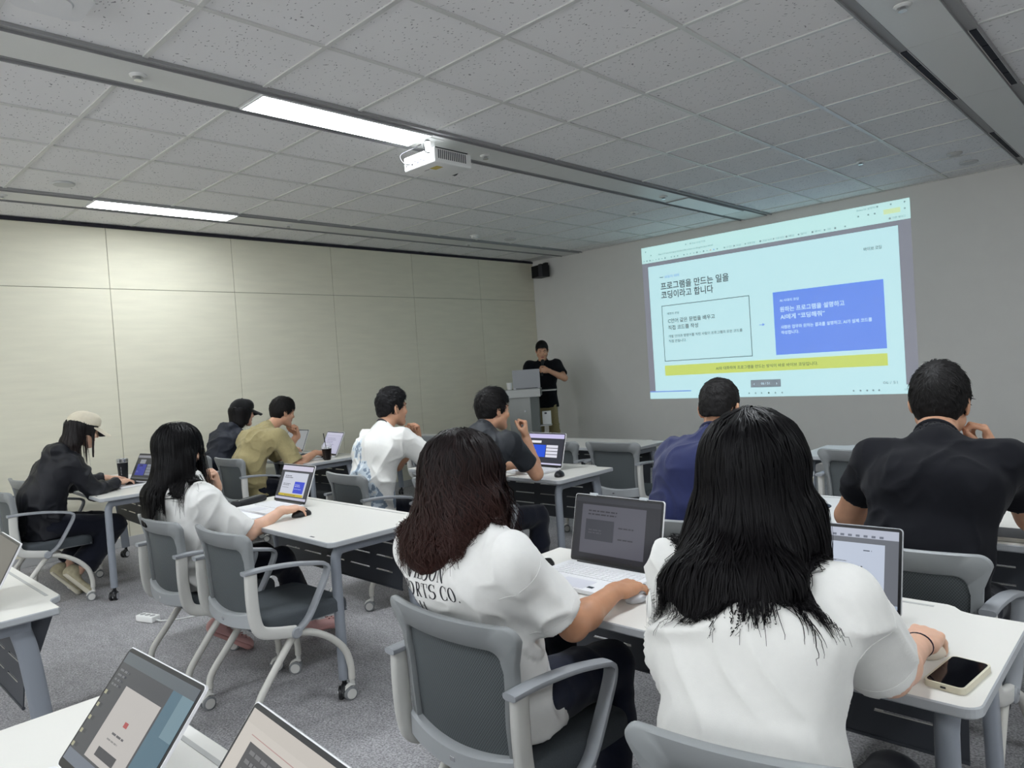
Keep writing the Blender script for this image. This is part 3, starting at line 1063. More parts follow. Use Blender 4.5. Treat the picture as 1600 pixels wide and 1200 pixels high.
def hand_prims(F, w, d, n, side, curl, thumb=0.5, spread=6, s=1.0):
    """Hand from the wrist w: d points along the palm, n out of the palm, side +1 a right hand. curl: degrees per joint, one triple per finger (or one for all)."""
    d, n = unit(d), np.array(n, float)
    n = unit(n - d * (n @ d))
    t = unit(np.cross(d, n) if side > 0 else np.cross(n, d))      # towards the thumb
    w = np.array(w, float)
    def P(a, b, c):
        return w + (d * a + t * b + n * c) * s
    kn = [(0.090, 0.027), (0.094, 0.008), (0.089, -0.011), (0.080, -0.028)]
    F.slabcone(P(-0.02, 0, 0), P(0.02, 0.000, 0), (0.026 * s, 0.020 * s), (0.032 * s, 0.018 * s), t, 0.012)
    for (a, b) in kn:
        F.cone(P(0.014, b * 0.62, 0.001), P(a, b, -0.001), 0.0150 * s, 0.0108 * s, 0.010)
    F.cone(P(0.02, 0.022, 0.008), P(0.050, 0.034, 0.010), 0.017 * s, 0.013 * s, 0.012)
    F.cone(P(0.02, -0.020, 0.007), P(0.055, -0.026, 0.006), 0.015 * s, 0.012 * s, 0.012)
    ph = [(0.040, 0.025, 0.021), (0.044, 0.028, 0.022), (0.041, 0.026, 0.021), (0.032, 0.020, 0.019)]
    rr = [0.0090, 0.0092, 0.0087, 0.0077]
    if isinstance(curl[0], (int, float)):
        curl = [curl] * 4
    tips = []
    for i, ((a, b), L, r) in enumerate(zip(kn, ph, rr)):
        p = P(a, b, -0.001)
        ang, sp = 0.0, math.radians((1.5 - i) * spread)
        dd = d * math.cos(sp) + t * math.sin(sp)
        for q in range(3):
            ang += math.radians(curl[i][q])
            v = dd * math.cos(ang) + n * math.sin(ang)
            e = p + v * L[q] * s
            F.cone(p, e, r * s * (1.0 - 0.07 * q), r * s * (0.93 - 0.08 * q), 0.0035)
            p = e
        tips.append(p)
    b0 = P(0.022, 0.026, 0.008)
    th = thumb
    v1 = unit(d * 0.62 + t * (0.80 - 0.45 * th) + n * (0.15 + 0.55 * th))
    b1 = b0 + v1 * 0.040 * s
    v2 = unit(d * 0.85 + t * (0.38 - 0.55 * th) + n * (0.10 + 0.50 * th))
    b2 = b1 + v2 * 0.033 * s
    v3 = unit(d * 0.92 + t * (0.15 - 0.65 * th) + n * (0.10 + 0.45 * th))
    b3 = b2 + v3 * 0.026 * s
    F.cone(b0, b1, 0.0150 * s, 0.0115 * s, 0.010)
    F.cone(b1, b2, 0.0110 * s, 0.0100 * s, 0.004)
    F.cone(b2, b3, 0.0100 * s, 0.0078 * s, 0.003)
    return tips, b3

M_skin = {}
def skin(name, col):
    if name not in M_skin:
        m = mat('skin_' + name, col, 0.5, spec=0.35, noise=0.05, nscale=35, bump=0.06, bscale=260)
        b = m.node_tree.nodes['Principled BSDF']
        b.inputs['Subsurface Weight'].default_value = 0.12
        b.inputs['Subsurface Radius'].default_value = (0.6, 0.25, 0.12)
        b.inputs['Subsurface Scale'].default_value = 0.01
        M_skin[name] = m
    return M_skin[name]

def folds(P, N, amp, seed, scale=(9, 9, 9), base=None):
    """Cloth creases: ridged, stretched noise along the normals."""
    sc = np.array(scale, float)
    q = P * sc
    q = q + 0.6 * np.stack([vnoise(P * 5 + 7.1, seed + 5), vnoise(P * 5 + 3.3, seed + 6), vnoise(P * 5 + 1.7, seed + 7)], 1)
    r = (1 - np.abs(vnoise(q, seed))) ** 4 * 2 - 0.6
    r2 = (1 - np.abs(vnoise(q * 1.9 + 11, seed + 1))) ** 4 * 2 - 0.6
    d = amp * (1.0 * r + 0.45 * r2) + amp * 0.7 * vnoise(P * 5, seed + 2)
    return P + N * d[:, None]

class Pose:
    pass

def build_person(name_label, pos, J, skin_m, shirt_m, pants_m, o):
    """J holds joints in the local frame of pos (a point on the floor). o: options. Returns the person's body object."""
    male = o.get('male', True)
    h = o.get('h', 0.005)
    sl = A3(J['sR']) - A3(J['sL'])
    side = unit(sl)
    pel, wst, chs, nb = (np.array(J[k], float) for k in ('pel', 'wst', 'chs', 'nb'))
    sL, sR = np.array(J['sL'], float), np.array(J['sR'], float)
    hd, HR = np.array(J['head'], float), J['HR']
    hs = o.get('hs', 1.0)
    la, lb = o.get('arm', (0.285, 0.245) if male else (0.265, 0.228))
    eL = ik(sL, J['wL'], la, lb, J.get('pL', (-0.5, -0.3, -1)))
    eR = ik(sR, J['wR'], la, lb, J.get('pR', (0.5, -0.3, -1)))
    J['eL'], J['eR'] = eL, eR
    fat = o.get('fat', 1.0)
    bw = o.get('bw', 1.0)
    allp = np.array([pel, wst, chs, nb, sL, sR, eL, eR, hd, J['wL'], J['wR'], J['kL'], J['kR'], J['aL'], J['aR']], float)
    lo = allp.min(0) - 0.22
    hi = allp.max(0) + 0.22
    lo[2] = max(-0.02, lo[2])
    F = Field(lo, hi, h)
    # trunk under the clothes, slim
    wp_, ww_, wc_ = (0.150 * bw, 0.132 * bw, 0.146 * bw) if male else (0.150 * bw, 0.116 * bw, 0.126 * bw)
    dp_, dw_, dc_ = (0.100 * fat, 0.088 * fat, 0.096 * fat) if male else (0.098 * fat, 0.080 * fat, 0.088 * fat)
    q_ = 0.016
    F.slabcone(pel, wst, (wp_ - q_, dp_ - q_), (ww_ - q_, dw_ - q_), side, 0.02)
    F.slabcone(wst, chs, (ww_ - q_, dw_ - q_), (wc_ - q_, dc_ - q_), side, 0.02)
    F.slabcone(chs, nb + (chs - nb) * 0.25, (wc_ - q_, dc_ - q_), (0.075 * bw, 0.050), side, 0.02)
    for S in (sL, sR):
        F.cone(nb + (chs - nb) * 0.25, S, 0.040, 0.042, 0.03)
    nk = o.get('neck', 0.054 if male else 0.046)
    nt = hd + HR @ (np.array((0, -0.022, -0.055)) * hs)
    F.cone(nb + (chs - nb) * 0.12, nt, nk * 1.08, nk, 0.025)
    ra = (0.046, 0.040, 0.041, 0.026) if male else (0.041, 0.035, 0.036, 0.0225)
    ra = tuple(r * o.get('armr', 1.0) for r in ra)
    for S, Ee, W in ((sL, eL, J['wL']), (sR, eR, J['wR'])):
        W = np.array(W, float)
        F.cone(S, Ee, ra[0], ra[1], 0.03)
        F.cone(Ee, Ee + (W - Ee) * 0.3, ra[1] * 0.97, ra[2], 0.02)
        F.cone(Ee + (W - Ee) * 0.3, W, ra[2], ra[3], 0.02)
    for s_ in 'LR':
        H = pel + side * (0.085 if s_ == 'R' else -0.085) + np.array((0, 0.02, -0.02))
        J['h' + s_] = H
        K, An = np.array(J['k' + s_], float), np.array(J['a' + s_], float)
        F.cone(H, K, 0.068, 0.048, 0.03)
        F.cone(K, K + (An - K) * 0.35, 0.047, 0.050, 0.02)
        F.cone(K + (An - K) * 0.35, An, 0.048, 0.032, 0.02)
    head_prims(F, hd, HR, hs, male)
    hsz = o.get('hand', 1.0 if male else 0.92)
    for s_, sg in (('L', -1), ('R', 1)):
        q = J[s_ + 'hand']
        J['tips' + s_] = hand_prims(F, J['w' + s_], q['d'], q['n'], sg, q['curl'], q.get('thumb', 0.5), q.get('spread', 6), hsz)
    P, Q = F.mesh(1)
    # lips take their own colour
    cc = P[Q].mean(1)
    loc = (cc - hd) @ HR / hs
    lips = (np.abs(loc[:, 0]) < 0.024) & (loc[:, 1] > 0.086) & (np.abs(loc[:, 2] + 0.0615) < 0.012 - 0.25 * np.abs(loc[:, 0]))
    body = mesh_obj('person', P, Q, [skin_m, mat('lips', rgb(168, 104, 98), 0.45)], None, pos, mi=lips.astype(int))
    tag(body, name_label, 'person')
    if o.get('group'):
        body['group'] = o['group']
    # eyes and brows
    if o.get('face', True):
        for q in (-1, 1):
            mb = MB()
            c = hd + HR @ (np.array((q * 0.031, 0.0835, 0.0045)) * hs)
            f = HR @ np.array((0, 1, 0))
            Rm = Matrix([list(r) for r in HR]) 
            lid = o.get('lid', 0.45)
            pr = []
            for i in range(9):
                a = math.pi * i / 8 / 2
                pr.append((max(1e-4, 0.0085 * math.cos(a)), 0.0085 * math.sin(a)))
            v, fc = [], []
            n = 14
            for r, hgt in pr:
                for k in range(n):
                    t = 2 * math.pi * k / n
                    v.append(Vector(c) + Rm @ Vector((r * math.cos(t) * 1.35, hgt * 0.75, r * math.sin(t) * lid)))
            for i in range(8):
                for k in range(n):
                    fc.append((i * n + k, i * n + (k + 1) % n, (i + 1) * n + (k + 1) % n, (i + 1) * n + k))
            mi = [1 if i >= 4 else 0 for i in range(8) for k in range(n)]
            mb.v, mb.f, mb.mi = [tuple(p) for p in v], fc, mi
            mb.build('eye', [mat('eye_white', rgb(205, 200, 192), 0.3), mat('iris_dark', rgb(28, 20, 16), 0.2)], body, smooth=60)
            mb = MB()
            pts = [hd + HR @ (np.array((q * x, y, z)) * hs) for x, y, z in ((0.014, 0.0945, 0.026), (0.026, 0.0930, 0.030), (0.038, 0.0860, 0.030), (0.047, 0.0760, 0.025))]
            mb.tube([tuple(p) for p in pts], [0.0028, 0.0036, 0.0032, 0.0015], n=6, flat=0.8)
            mb.build('eyebrow', mat('brow_hair', rgb(26, 22, 21), 0.7), body, smooth=60)
    # ---- shirt
    hS = o.get('hs_shirt', 0.008)
    it = o.get('loose', 0.016)
    G = Field(lo - 0.06, hi + 0.06, hS)
    hem = np.array(J.get('hem', pel + (pel - wst) * 0.5), float)
    fw, fd = o.get('shw', 1.0), o.get('shd', 1.0)
    G.slabcone(hem, wst, ((wp_ + it) * fw * o.get('hemw', 1.0), (dp_ + it) * fd), (ww_ * fw + it * 1.3, (dw_ + it) * fd), side, 0.015)
    G.slabcone(wst, chs, (ww_ * fw + it * 1.3, (dw_ + it) * fd), (wc_ + it, (dc_ + it * .7) * fd), side, 0.045)
    G.slabcone(chs, nb + (chs - nb) * 0.28, (wc_ + it, (dc_ + it * .7) * fd), (0.085 * bw, 0.054 + it * 0.3), side, 0.055)
    for S in (sL, sR):
        G.cone(nb + (chs - nb) * 0.26, S, 0.045 + it * .3, 0.047 + it * .3, 0.05)
        G.cone(chs + (S - nb) * 0.45, S + (chs - nb) * 0.15, dc_ * 0.78, 0.046, 0.06)
    sv = o.get('sleeve', 0.8)          # how far down the upper arm; above 1 runs on to the wrist
    rs0, rs1 = o.get('sr', (0.066, 0.072)) if male else o.get('sr', (0.060, 0.066))
    ends = []
    for S, Ee, W in ((sL, eL, np.array(J['wL'], float)), (sR, eR, np.array(J['wR'], float))):
        if sv <= 1:
            C = S + (Ee - S) * sv
            ax = unit(Ee - S)
            drop = np.array((0, 0, -1.0)); drop = drop - ax * (drop @ ax)
            G.cone(S, C + drop * 0.012 + ax * 0.03, rs0, rs1, 0.045)
            ends.append((C + drop * 0.010, ax, rs1, Ee))
        else:
            G.cone(S, Ee, rs0, rs1, 0.035)
            C = Ee + (W - Ee) * (sv - 1)
            G.cone(Ee, C, rs1, o.get('cuff', 0.040), 0.02)
            ends.append((C, unit(W - Ee), o.get('cuff', 0.040), W))
    for (C, ax, r, nx_) in ends:
        G.cyl_cut(C + ax * 0.004, ax, r * 1.22, r * 1.1 + 0.03)
        G.cone(C - ax * 0.022, C + ax * 0.05, r - 0.020, r - 0.010, 0.002, True)
    # neck opening and lower edge
    nB = nb + (chs - nb) * 0.12
    nax = unit(nt - nB)
    c0 = nB + nax * (0.020 + o.get('collar', 0.012))
    fx = unit(np.cross(nax, side)) * -1.0
    fx = fx if fx[1] > 0 else -fx
    cutn = unit(nax + fx * 0.42 * o.get('vneck', 1.0))
    G.cone(nB, c0, nk * 1.08 + 0.010, nk * 1.05 + 0.008, 0.03)
    G.half(c0, cutn, nB - 0.11, nB + 0.16, 0.003)
    G.cone(c0 - nax * 0.03, c0 + nax * 0.08, nk * 1.05 + 0.002, nk * 1.05 + 0.003, 0.003, True)
    hx = unit(hem - wst)
    G.half(hem + hx * 0.0, hx, None, None, 0.004)
    if o.get('extra_shirt'):
        o['extra_shirt'](G)
    P, Q = G.mesh(2)
    N = normals(P, Q)
    P0 = P
    P = folds(P, N, o.get('fold', 0.0035), o.get('seed', 1), o.get('fscale', (8, 8, 6)))
    wq = np.ones(len(P))
    for (C, ax, r, _) in ends + [(c0, cutn, nk, None)]:
        t = (P0 - C) @ ax
        near = np.linalg.norm(P0 - C, axis=1) < r * 1.7
        wq = np.where(near, np.minimum(wq, np.clip((-t - 0.004) / 0.04, 0, 1)), wq)
    P = P0 + (P - P0) * wq[:, None]
    if o.get('paint'):
        pm = o['paint'](P, Q)
    else:
        pm = None
    shirt = mesh_obj(o.get('shirt_name', 'shirt'), P, Q, shirt_m, body, mi=pm)
    body_parts = {'shirt': shirt, 'shirtPQ': (P, Q)}
    # sewn hems and armhole seams
    if o.get('seams', sv <= 1):
        tr = bvh_of(P, Q)
        sm = shirt_m if not isinstance(shirt_m, (list, tuple)) else shirt_m[0]
        for S, (C, ax, r, _) in zip((sL, sR), ends):
            for cc, lim in ((C - ax * 0.024, r * 1.6), (S + ax * 0.035, 0.105)):
                u1 = unit(np.cross(ax, (0.3, 0.2, 1.0))); u2 = np.cross(ax, u1)
                run = []
                for k in range(41):
                    a = 2 * math.pi * k / 40
                    d = u1 * math.cos(a) + u2 * math.sin(a)
                    hit, nn, _, _ = tr.ray_cast(Vector(cc + d * 0.16), Vector(-d))
                    ok = hit is not None and np.linalg.norm(np.array(hit) - cc) < lim and nn.dot(Vector(d)) > 0.3
                    if ok:
                        run.append(tuple(hit))
                    if (not ok or k == 40) and len(run) > 3:
                        MB().tube(run, 0.0009, n=5).build('stitching', sm, shirt, smooth=60)
                    if not ok:
                        run = []
    # collar band
    if o.get('collar_band', True):
        mb = MB()
        pts = []
        for k in range(28):
            a = 2 * math.pi * k / 28
            rad = nk * 1.05 + 0.006
            q = c0 + side * math.cos(a) * rad + fx * math.sin(a) * rad
            q = q - nax * (0.42 * o.get('vneck', 1.0) * math.sin(a) * rad + 0.004)
            pts.append(tuple(q))
        mb.tube(pts + pts[:2], 0.0075, n=8, cap=False, flat=0.6, up=tuple(nax))
        cm = o.get('collar_m', shirt_m if not isinstance(shirt_m, (list, tuple)) else shirt_m[0])
        mb.build('collar', cm, shirt, smooth=60)
    # ---- trousers
    if o.get('legs', True):
        T_ = Field(lo - 0.06, hi + 0.06, o.get('hs_pants', 0.010))
        T_.slabcone(pel + np.array((0, 0, -0.035)), pel + (wst - pel) * 0.30, (wp_ + 0.006, dp_ + 0.004), (ww_ + 0.004, dw_ + 0.002), side, 0.02)
        lr = o.get('lr', (0.082, 0.060, 0.056, 0.047))
        for s_ in 'LR':
            K, An = np.array(J['k' + s_], float), np.array(J['a' + s_], float)
            C = K + (An - K) * o.get('plen', 0.97)
            T_.cone(J['h' + s_], K, lr[0], lr[1], 0.03)
            T_.cone(K, K + (C - K) * 0.4, lr[1] * 0.98, lr[2], 0.02)
            T_.cone(K + (C - K) * 0.4, C, lr[2], lr[3], 0.02)
            ax = unit(C - K)
            r = lr[3]
            T_.half(C, ax, np.minimum(C - 0.02, C + ax * 0.1) - r * 1.3, np.maximum(C + 0.02, C + ax * 0.1) + r * 1.3, 0.003)
        P, Q = T_.mesh(2)
        N = normals(P, Q)
        P = folds(P, N, o.get('pfold', 0.004), o.get('seed', 1) + 40, (7, 7, 10))
        P[:, 2] = np.maximum(P[:, 2], 0.004)
        body_parts['trousers'] = mesh_obj('trousers', P, Q, pants_m, body)
        if o.get('shoe'):
            for s_, sg in (('L', -1), ('R', 1)):
                An = np.array(J['a' + s_], float)
                d = unit(J.get('f' + s_, (0, 1, 0)))
                make_shoe(An, d, o['shoe'], body)
    body_parts['body'] = body
    return body, body_parts

def make_shoe(An, d, kind, body):
    S = Field(An - 0.26, An + 0.26, 0.005)
    d = np.array(d, float)
    up = np.array((0, 0, 1.0)); up = unit(up - d * (up @ d))
    sd = np.cross(d, up)
    heel = An - d * 0.045 - up * 0.045
    toe = An + d * 0.165 - up * 0.058
    R = np.stack([sd, d, up], 1)
    S.slabcone(heel, toe, (0.036, 0.034), (0.040, 0.026), sd, 0.02)
    S.ell(toe - d * 0.02, (0.044, 0.055, 0.034), R, 0.02)
    S.ell(An - d * 0.02 - up * 0.01, (0.036, 0.050, 0.045), R, 0.03)
    S.cone(An - up * 0.02, An + up * 0.03, 0.030, 0.028, 0.002, True)
    S.half(heel - up * 0.032, -up)
    P, Q = S.mesh(1)
    P[:, 2] = np.maximum(P[:, 2], 0.006)
    if kind == 'clog':
        m1, m2 = mat('clog_pink', rgb(206, 160, 156), 0.5), mat('clog_sole', rgb(190, 142, 138), 0.55)
    elif kind == 'sneaker':
        m1, m2 = mat('sneaker_beige', rgb(172, 163, 136), 0.65, noise=0.15, nscale=40), mat('sneaker_sole', rgb(206, 200, 182), 0.6)
    else:
        m1, m2 = mat('shoe_dark', rgb(52, 52, 56), 0.6), mat('shoe_sole', rgb(200, 198, 190), 0.6)
    sh = mesh_obj('shoe', P, Q, m1, body)
    S2 = Field(An - 0.26, An + 0.26, 0.005)
    S2.slabcone(heel - up * 0.018, toe - up * 0.004, (0.041, 0.020), (0.045, 0.020), sd, 0.02)
    S2.ell(toe - d * 0.015 - up * 0.006, (0.049, 0.056, 0.020), R, 0.02)
    S2.half(heel - up * 0.034, -up)
    P, Q = S2.mesh(1)
    P[:, 2] = np.maximum(P[:, 2], 0.002)
    mesh_obj('shoe_sole', P, Q, m2, sh)
    if kind == 'clog':
        mb = MB()
        for i in range(3):
            for k in range(-1, 2):
                p = toe - d * (0.005 + 0.025 * i) + sd * 0.02 * k + up * (0.034 + 0.004 * i - 0.006 * abs(k))
                mb.lathe([(0.0045, -0.002), (0.0045, 0.002)], n=8, c=tuple(p))
        mb.build('vent_holes', mat('clog_hole', rgb(120, 70, 70), 0.7), sh)

# ------------------------------------------------------------------ hair
def hair_mat(name, col, tip=None, z0=0, z1=1, rough=0.36, spec=0.5):
    if name in _M:
        return _M[name]
    m = bpy.data.materials.new(name)
    m.use_nodes = True
    nt = m.node_tree
    b = nt.nodes['Principled BSDF']
    b.inputs['Roughness'].default_value = rough
    b.inputs['Specular IOR Level'].default_value = spec
    b.inputs['Anisotropic'].default_value = 0.0
    at = nt.nodes.new('ShaderNodeAttribute'); at.attribute_name = 'along'
    r = nt.nodes.new('ShaderNodeValToRGB')
    r.color_ramp.elements[0].position = 0.15; r.color_ramp.elements[0].color = col
    r.color_ramp.elements[1].position = 0.95; r.color_ramp.elements[1].color = tip or col
    nt.links.new(at.outputs['Fac'], r.inputs['Fac'])
    nt.links.new(r.outputs['Color'], b.inputs['Base Color'])
    _M[name] = m
    return m

def set_along(o, val):
    a = o.data.attributes.new('along', 'FLOAT', 'POINT')
    a.data.foreach_set('value', np.asarray(val, np.float32))

def bvh_of(P, F):
    return BVHTree.FromPolygons([tuple(p) for p in P], [tuple(int(i) for i in f) for f in F])

def ribbons(paths, norms, w0, w1, along0=0.0, along1=1.0, taper=2.0):
    """Flat tapering strands. paths (n, m, 3), norms the same: the faces they lie against."""
    n, m, _ = paths.shape
    t = np.gradient(paths, axis=1)
    t /= np.linalg.norm(t, axis=2, keepdims=True) + 1e-9
    sd = np.cross(t, norms)
    sd /= np.linalg.norm(sd, axis=2, keepdims=True) + 1e-9
    u = np.linspace(0, 1, m)
    if not isinstance(w0, np.ndarray):
        w0 = np.full(n, w0)
    if True:
        wid = (w0[:, None] * (1 - u[None, :] ** taper) + w1 * u[None, :] ** taper)[:, :, None]
    A, B = paths - sd * wid * 0.5, paths + sd * wid * 0.5
    mid = paths + norms * wid * 0.18
    V = np.stack([A, mid, B], 2).reshape(-1, 3)
    base = (np.arange(n)[:, None] * m + np.arange(m - 1)[None, :]) * 3
    f1 = np.stack([base, base + 1, base + 4, base + 3], -1).reshape(-1, 4)
    f2 = np.stack([base + 1, base + 2, base + 5, base + 4], -1).reshape(-1, 4)
    al = np.broadcast_to((along0 + (along1 - along0) * u)[None, :, None], (n, m, 3)).reshape(-1)
    return V, np.concatenate([f1, f2]), al

def flow_strands(P, F, starts, steps, ds, rng, lift=(0.001, 0.006), wave=0.0, end=None, gather=None, stray=0.0, drift=0.0, outer=None):
    """Strands that slide down the surface of a hair mass from the start points."""
    tree = bvh_of(P, F)
    n = len(starts)
    paths = np.zeros((n, steps, 3)); nor = np.zeros((n, steps, 3))
    for i in range(n):
        p = Vector(starts[i])
        off = rng.uniform(*lift)
        ph, fr = (18 * starts[i][0] + 25 * starts[i][1] + 4 * math.sin(31 * starts[i][0]) + rng.normal(0, 0.5)), 0.75 + 0.25 * math.sin(40 * starts[i][0] + 9) + rng.normal(0, 0.05)
        vel = None
        dr = np.array((rng.normal(0, drift), rng.normal(0, drift), 0))
        free = False
        for k in range(steps):
            hit, nn, _, dist = tree.find_nearest(p)
            if nn is None:
                nn = Vector((0, -1, 0))
            if outer is not None:      # where the cloth lies outside the hair mass, slide on the cloth
                h2, n2, _, d2 = outer.find_nearest(p, 0.09)
                if h2 is not None and (p - h2).dot(n2) < off * 0.7 and n2.y < 0.35:
                    hit, nn = h2, n2
                    free = False
            g = Vector((dr[0], dr[1], -1.0))
            if not free:
                tg = g - nn * g.dot(nn)
                if tg.length < 0.15:
                    if nn.z > 0.5:
                        tg = Vector((hit.x - gather[0], hit.y - gather[1], 0)) if gather is not None else Vector((rng.normal(), rng.normal(), 0))
                        tg = tg - nn * tg.dot(nn)
                    else:
                        free = True
                        tg = g
                if nn.z < -0.35 and k > 3:
                    free = True
                    tg = g
            else:
                tg = g
            tg.normalize()
            vel = tg if vel is None else (vel * 0.45 + tg * 0.55).normalized()
            q = p if free else hit + nn * off
            wv = wave * math.sin(ph + fr * k * 0.9) * min(1, k / steps * 1.6)
            sdv = vel.cross(nn)
            paths[i, k] = q + sdv * wv + nn * (wave * 0.4 * math.cos(ph + fr * k * 0.7) * k / steps + stray * (k / steps) ** 2 * (0.5 + 0.5 * math.sin(ph * 3)))
            nor[i, k] = nn if not free else (nor[i, k - 1] if k else nn)
            p = q + vel * ds[i]
    return paths, nor

def hairline(y, fringe):
    return np.interp(y, [-0.12, -0.085, -0.05, -0.022, -0.006, 0.016, 0.034, 0.046, 0.070, 0.10],
                     [-0.085, -0.085, -0.060, -0.030, 0.020, -0.020, 0.000, 0.035, fringe, fringe + 0.012])

def short_hair(hd, HR, hs, body, col, seed, thick=(0.012, 0.010, 0.022), fringe=0.058, n=1500, comb=(0.15, 0.6, 0.2), length=0.035, nape=0.0, spiky=0.5, sides=1.0, name=None, rough=0.62):
    rng = np.random.default_rng(seed)
    hd = np.array(hd, float)
    H = Field((-0.14, -0.16, -0.13), (0.14, 0.15, 0.18), 0.0042)      # built in the head's own frame
    H.ell((0, -0.014, 0.034), (0.074 + thick[0] * sides, 0.094 + thick[1], 0.084 + thick[2]), None, 0.001)
    H.ell((0, 0.030, 0.062), (0.056, 0.052 + thick[1], 0.050 + thick[2]), None, 0.02)
    H.ell((0, -0.055, -0.010), (0.058 + thick[0] * 0.5, 0.052, 0.070), None, 0.02)
    X, Y, Z = H.ax[0][:, None, None], H.ax[1][None, :, None], H.ax[2][None, None, :]
    hl = hairline(Y, fringe) - nape * (Y < -0.03)
    hl = hl + 0.012 * np.abs(X) / 0.07 * (Y > 0.05)
    H.D = np.maximum(H.D, ((hl - Z) * 0.8).astype(np.float32) + 0 * X)
    H.D = np.maximum(H.D, -((np.sqrt((X / 0.066) ** 2 + ((Y + 0.014) / 0.086) ** 2 + ((Z - 0.034) / 0.076) ** 2) - 1) * 0.066).astype(np.float32))
    P, Q = H.mesh(2)
    N = normals(P, Q)
    P = P + N * (0.0035 * vnoise(P * np.array((70, 50, 60)), seed) + 0.002 * vnoise(P * 160, seed + 1))[:, None] * spiky
    N = normals(P, Q)
    m = hair_mat('hair_%s' % (name or seed), col, None, rough=rough, spec=0.22)
    # strand tufts
    out = (N[:, 2] > -0.35) & ((P[:, 2] > 0.03) | (rng.random(len(P)) < 0.6))
    rad = np.linalg.norm(P - np.array((0, -0.014, 0.034)), axis=1)
    out &= rad > 0.070
    cand = np.nonzero(out)[0]
    pick = rng.choice(cand, min(n, len(cand)), replace=False)
    S, nn = P[pick], N[pick]
    g = np.array(comb, float)
    crown = np.array((0, -0.06, 0.11))
    d = (S - crown); d /= np.linalg.norm(d, axis=1, keepdims=True)
    d = d * 0.8 + g + rng.normal(0, 0.28, d.shape)
    d[:, 2] -= 0.35
    d -= nn * (d * nn).sum(1, keepdims=True)
    d /= np.linalg.norm(d, axis=1, keepdims=True) + 1e-9
    steps = 6
    L = rng.uniform(0.5, 1.0, len(S)) * length * np.clip((S[:, 2] + 0.09) / 0.12, 0.25, 1)
    paths = np.zeros((len(S), steps, 3)); nor = np.repeat(nn[:, None, :], steps, 1)
    lf = rng.uniform(0.15, 0.8, len(S)) * spiky
    for k in range(steps):
        t = k / (steps - 1)
        paths[:, k] = S - nn * 0.002 + d * (L * t)[:, None] + nn * (L * lf * t * (1.1 - t * 0.9))[:, None] - nn * ((L * t) ** 2 * 4.5)[:, None]
    V, F2, al = ribbons(paths, nor, 0.0050, 0.0006)
    PP = np.concatenate([P, V]); FF = np.concatenate([Q, F2 + len(P)])
    PP = hd + (PP * hs) @ HR.T
    o = mesh_obj('hair', PP, FF, m, body)
    set_along(o, np.concatenate([np.zeros(len(P)), al * 0]))
    return o
# ------------------------------------------------------------------ the people
FLAT = (14, 22, 16)
MOUSE = [(22, 24, 18), (20, 26, 20), (22, 28, 22), (26, 30, 22)]
FIST = [(68, 88, 55), (72, 92, 58), (74, 92, 58), (76, 90, 55)]
LOOSE = [(48, 62, 40), (54, 70, 42), (60, 74, 45), (64, 76, 45)]

def seat(x0, y0, pts):
    """World joints to the frame of the spot (x0, y0) on the floor."""
    out = {}
    for k, v in pts.items():
        if k.startswith('p') and k in ('pL', 'pR') or k in ('HR', 'fL', 'fR') or k.endswith('and'):
            out[k] = v
        else:
            out[k] = np.array((v[0] - x0, v[1] - y0, v[2]), float)
    return out

def hand(d, n, curl, thumb=0.5, spread=6):
    return {'d': d, 'n': n, 'curl': curl, 'thumb': thumb, 'spread': spread}

SK_A = skin('light', rgb(214, 172, 148))
SK_B = skin('medium', rgb(198, 152, 124))
SK_C = skin('tan', rgb(182, 134, 104))

def cloth(name, col, rough=0.85, noise=0.04, spec=0.2, bump=0.12, sheen=0.15):
    return mat(name, col, rough, spec=spec, noise=noise, nscale=60, bump=bump, bscale=700, sheen=sheen)

C_white = cloth('cotton_white', rgb(216, 215, 211), noise=0.015)
C_white2 = cloth('cotton_white_bright', rgb(218, 217, 214), noise=0.015)
C_black = cloth('cotton_black', rgb(13, 14, 20), 0.9, sheen=0.05)
C_char = cloth('sport_charcoal', rgb(34, 37, 42), 0.6, spec=0.35, sheen=0.05)
C_navy = cloth('cotton_navy', rgb(34, 40, 78), 0.85)
C_olive = cloth('cotton_olive', rgb(160, 148, 108), 0.85, noise=0.05)
C_jacket = cloth('nylon_black', rgb(19, 20, 27), 0.55, spec=0.4, sheen=0.02)
C_jacket2 = cloth('nylon_navy', rgb(27, 31, 43), 0.6, spec=0.4, sheen=0.02)
C_jeans = cloth('denim_navy', rgb(20, 25, 42), 0.85, noise=0.15)
C_pants = cloth('trousers_navy', rgb(17, 20, 32), 0.85)
C_khaki = cloth('chino_khaki', rgb(142, 130, 94), 0.85, noise=0.06)

PEOPLE = {}
def legs(x, y, dx=0.10, reach=0.42, kz=0.49, ay=None, az=0.10):
    ay = y + reach - 0.02 if ay is None else ay
    return dict(kL=(x - dx, y + reach, kz), kR=(x + dx, y + reach, kz), aL=(x - dx, ay, az), aR=(x + dx, ay, az))

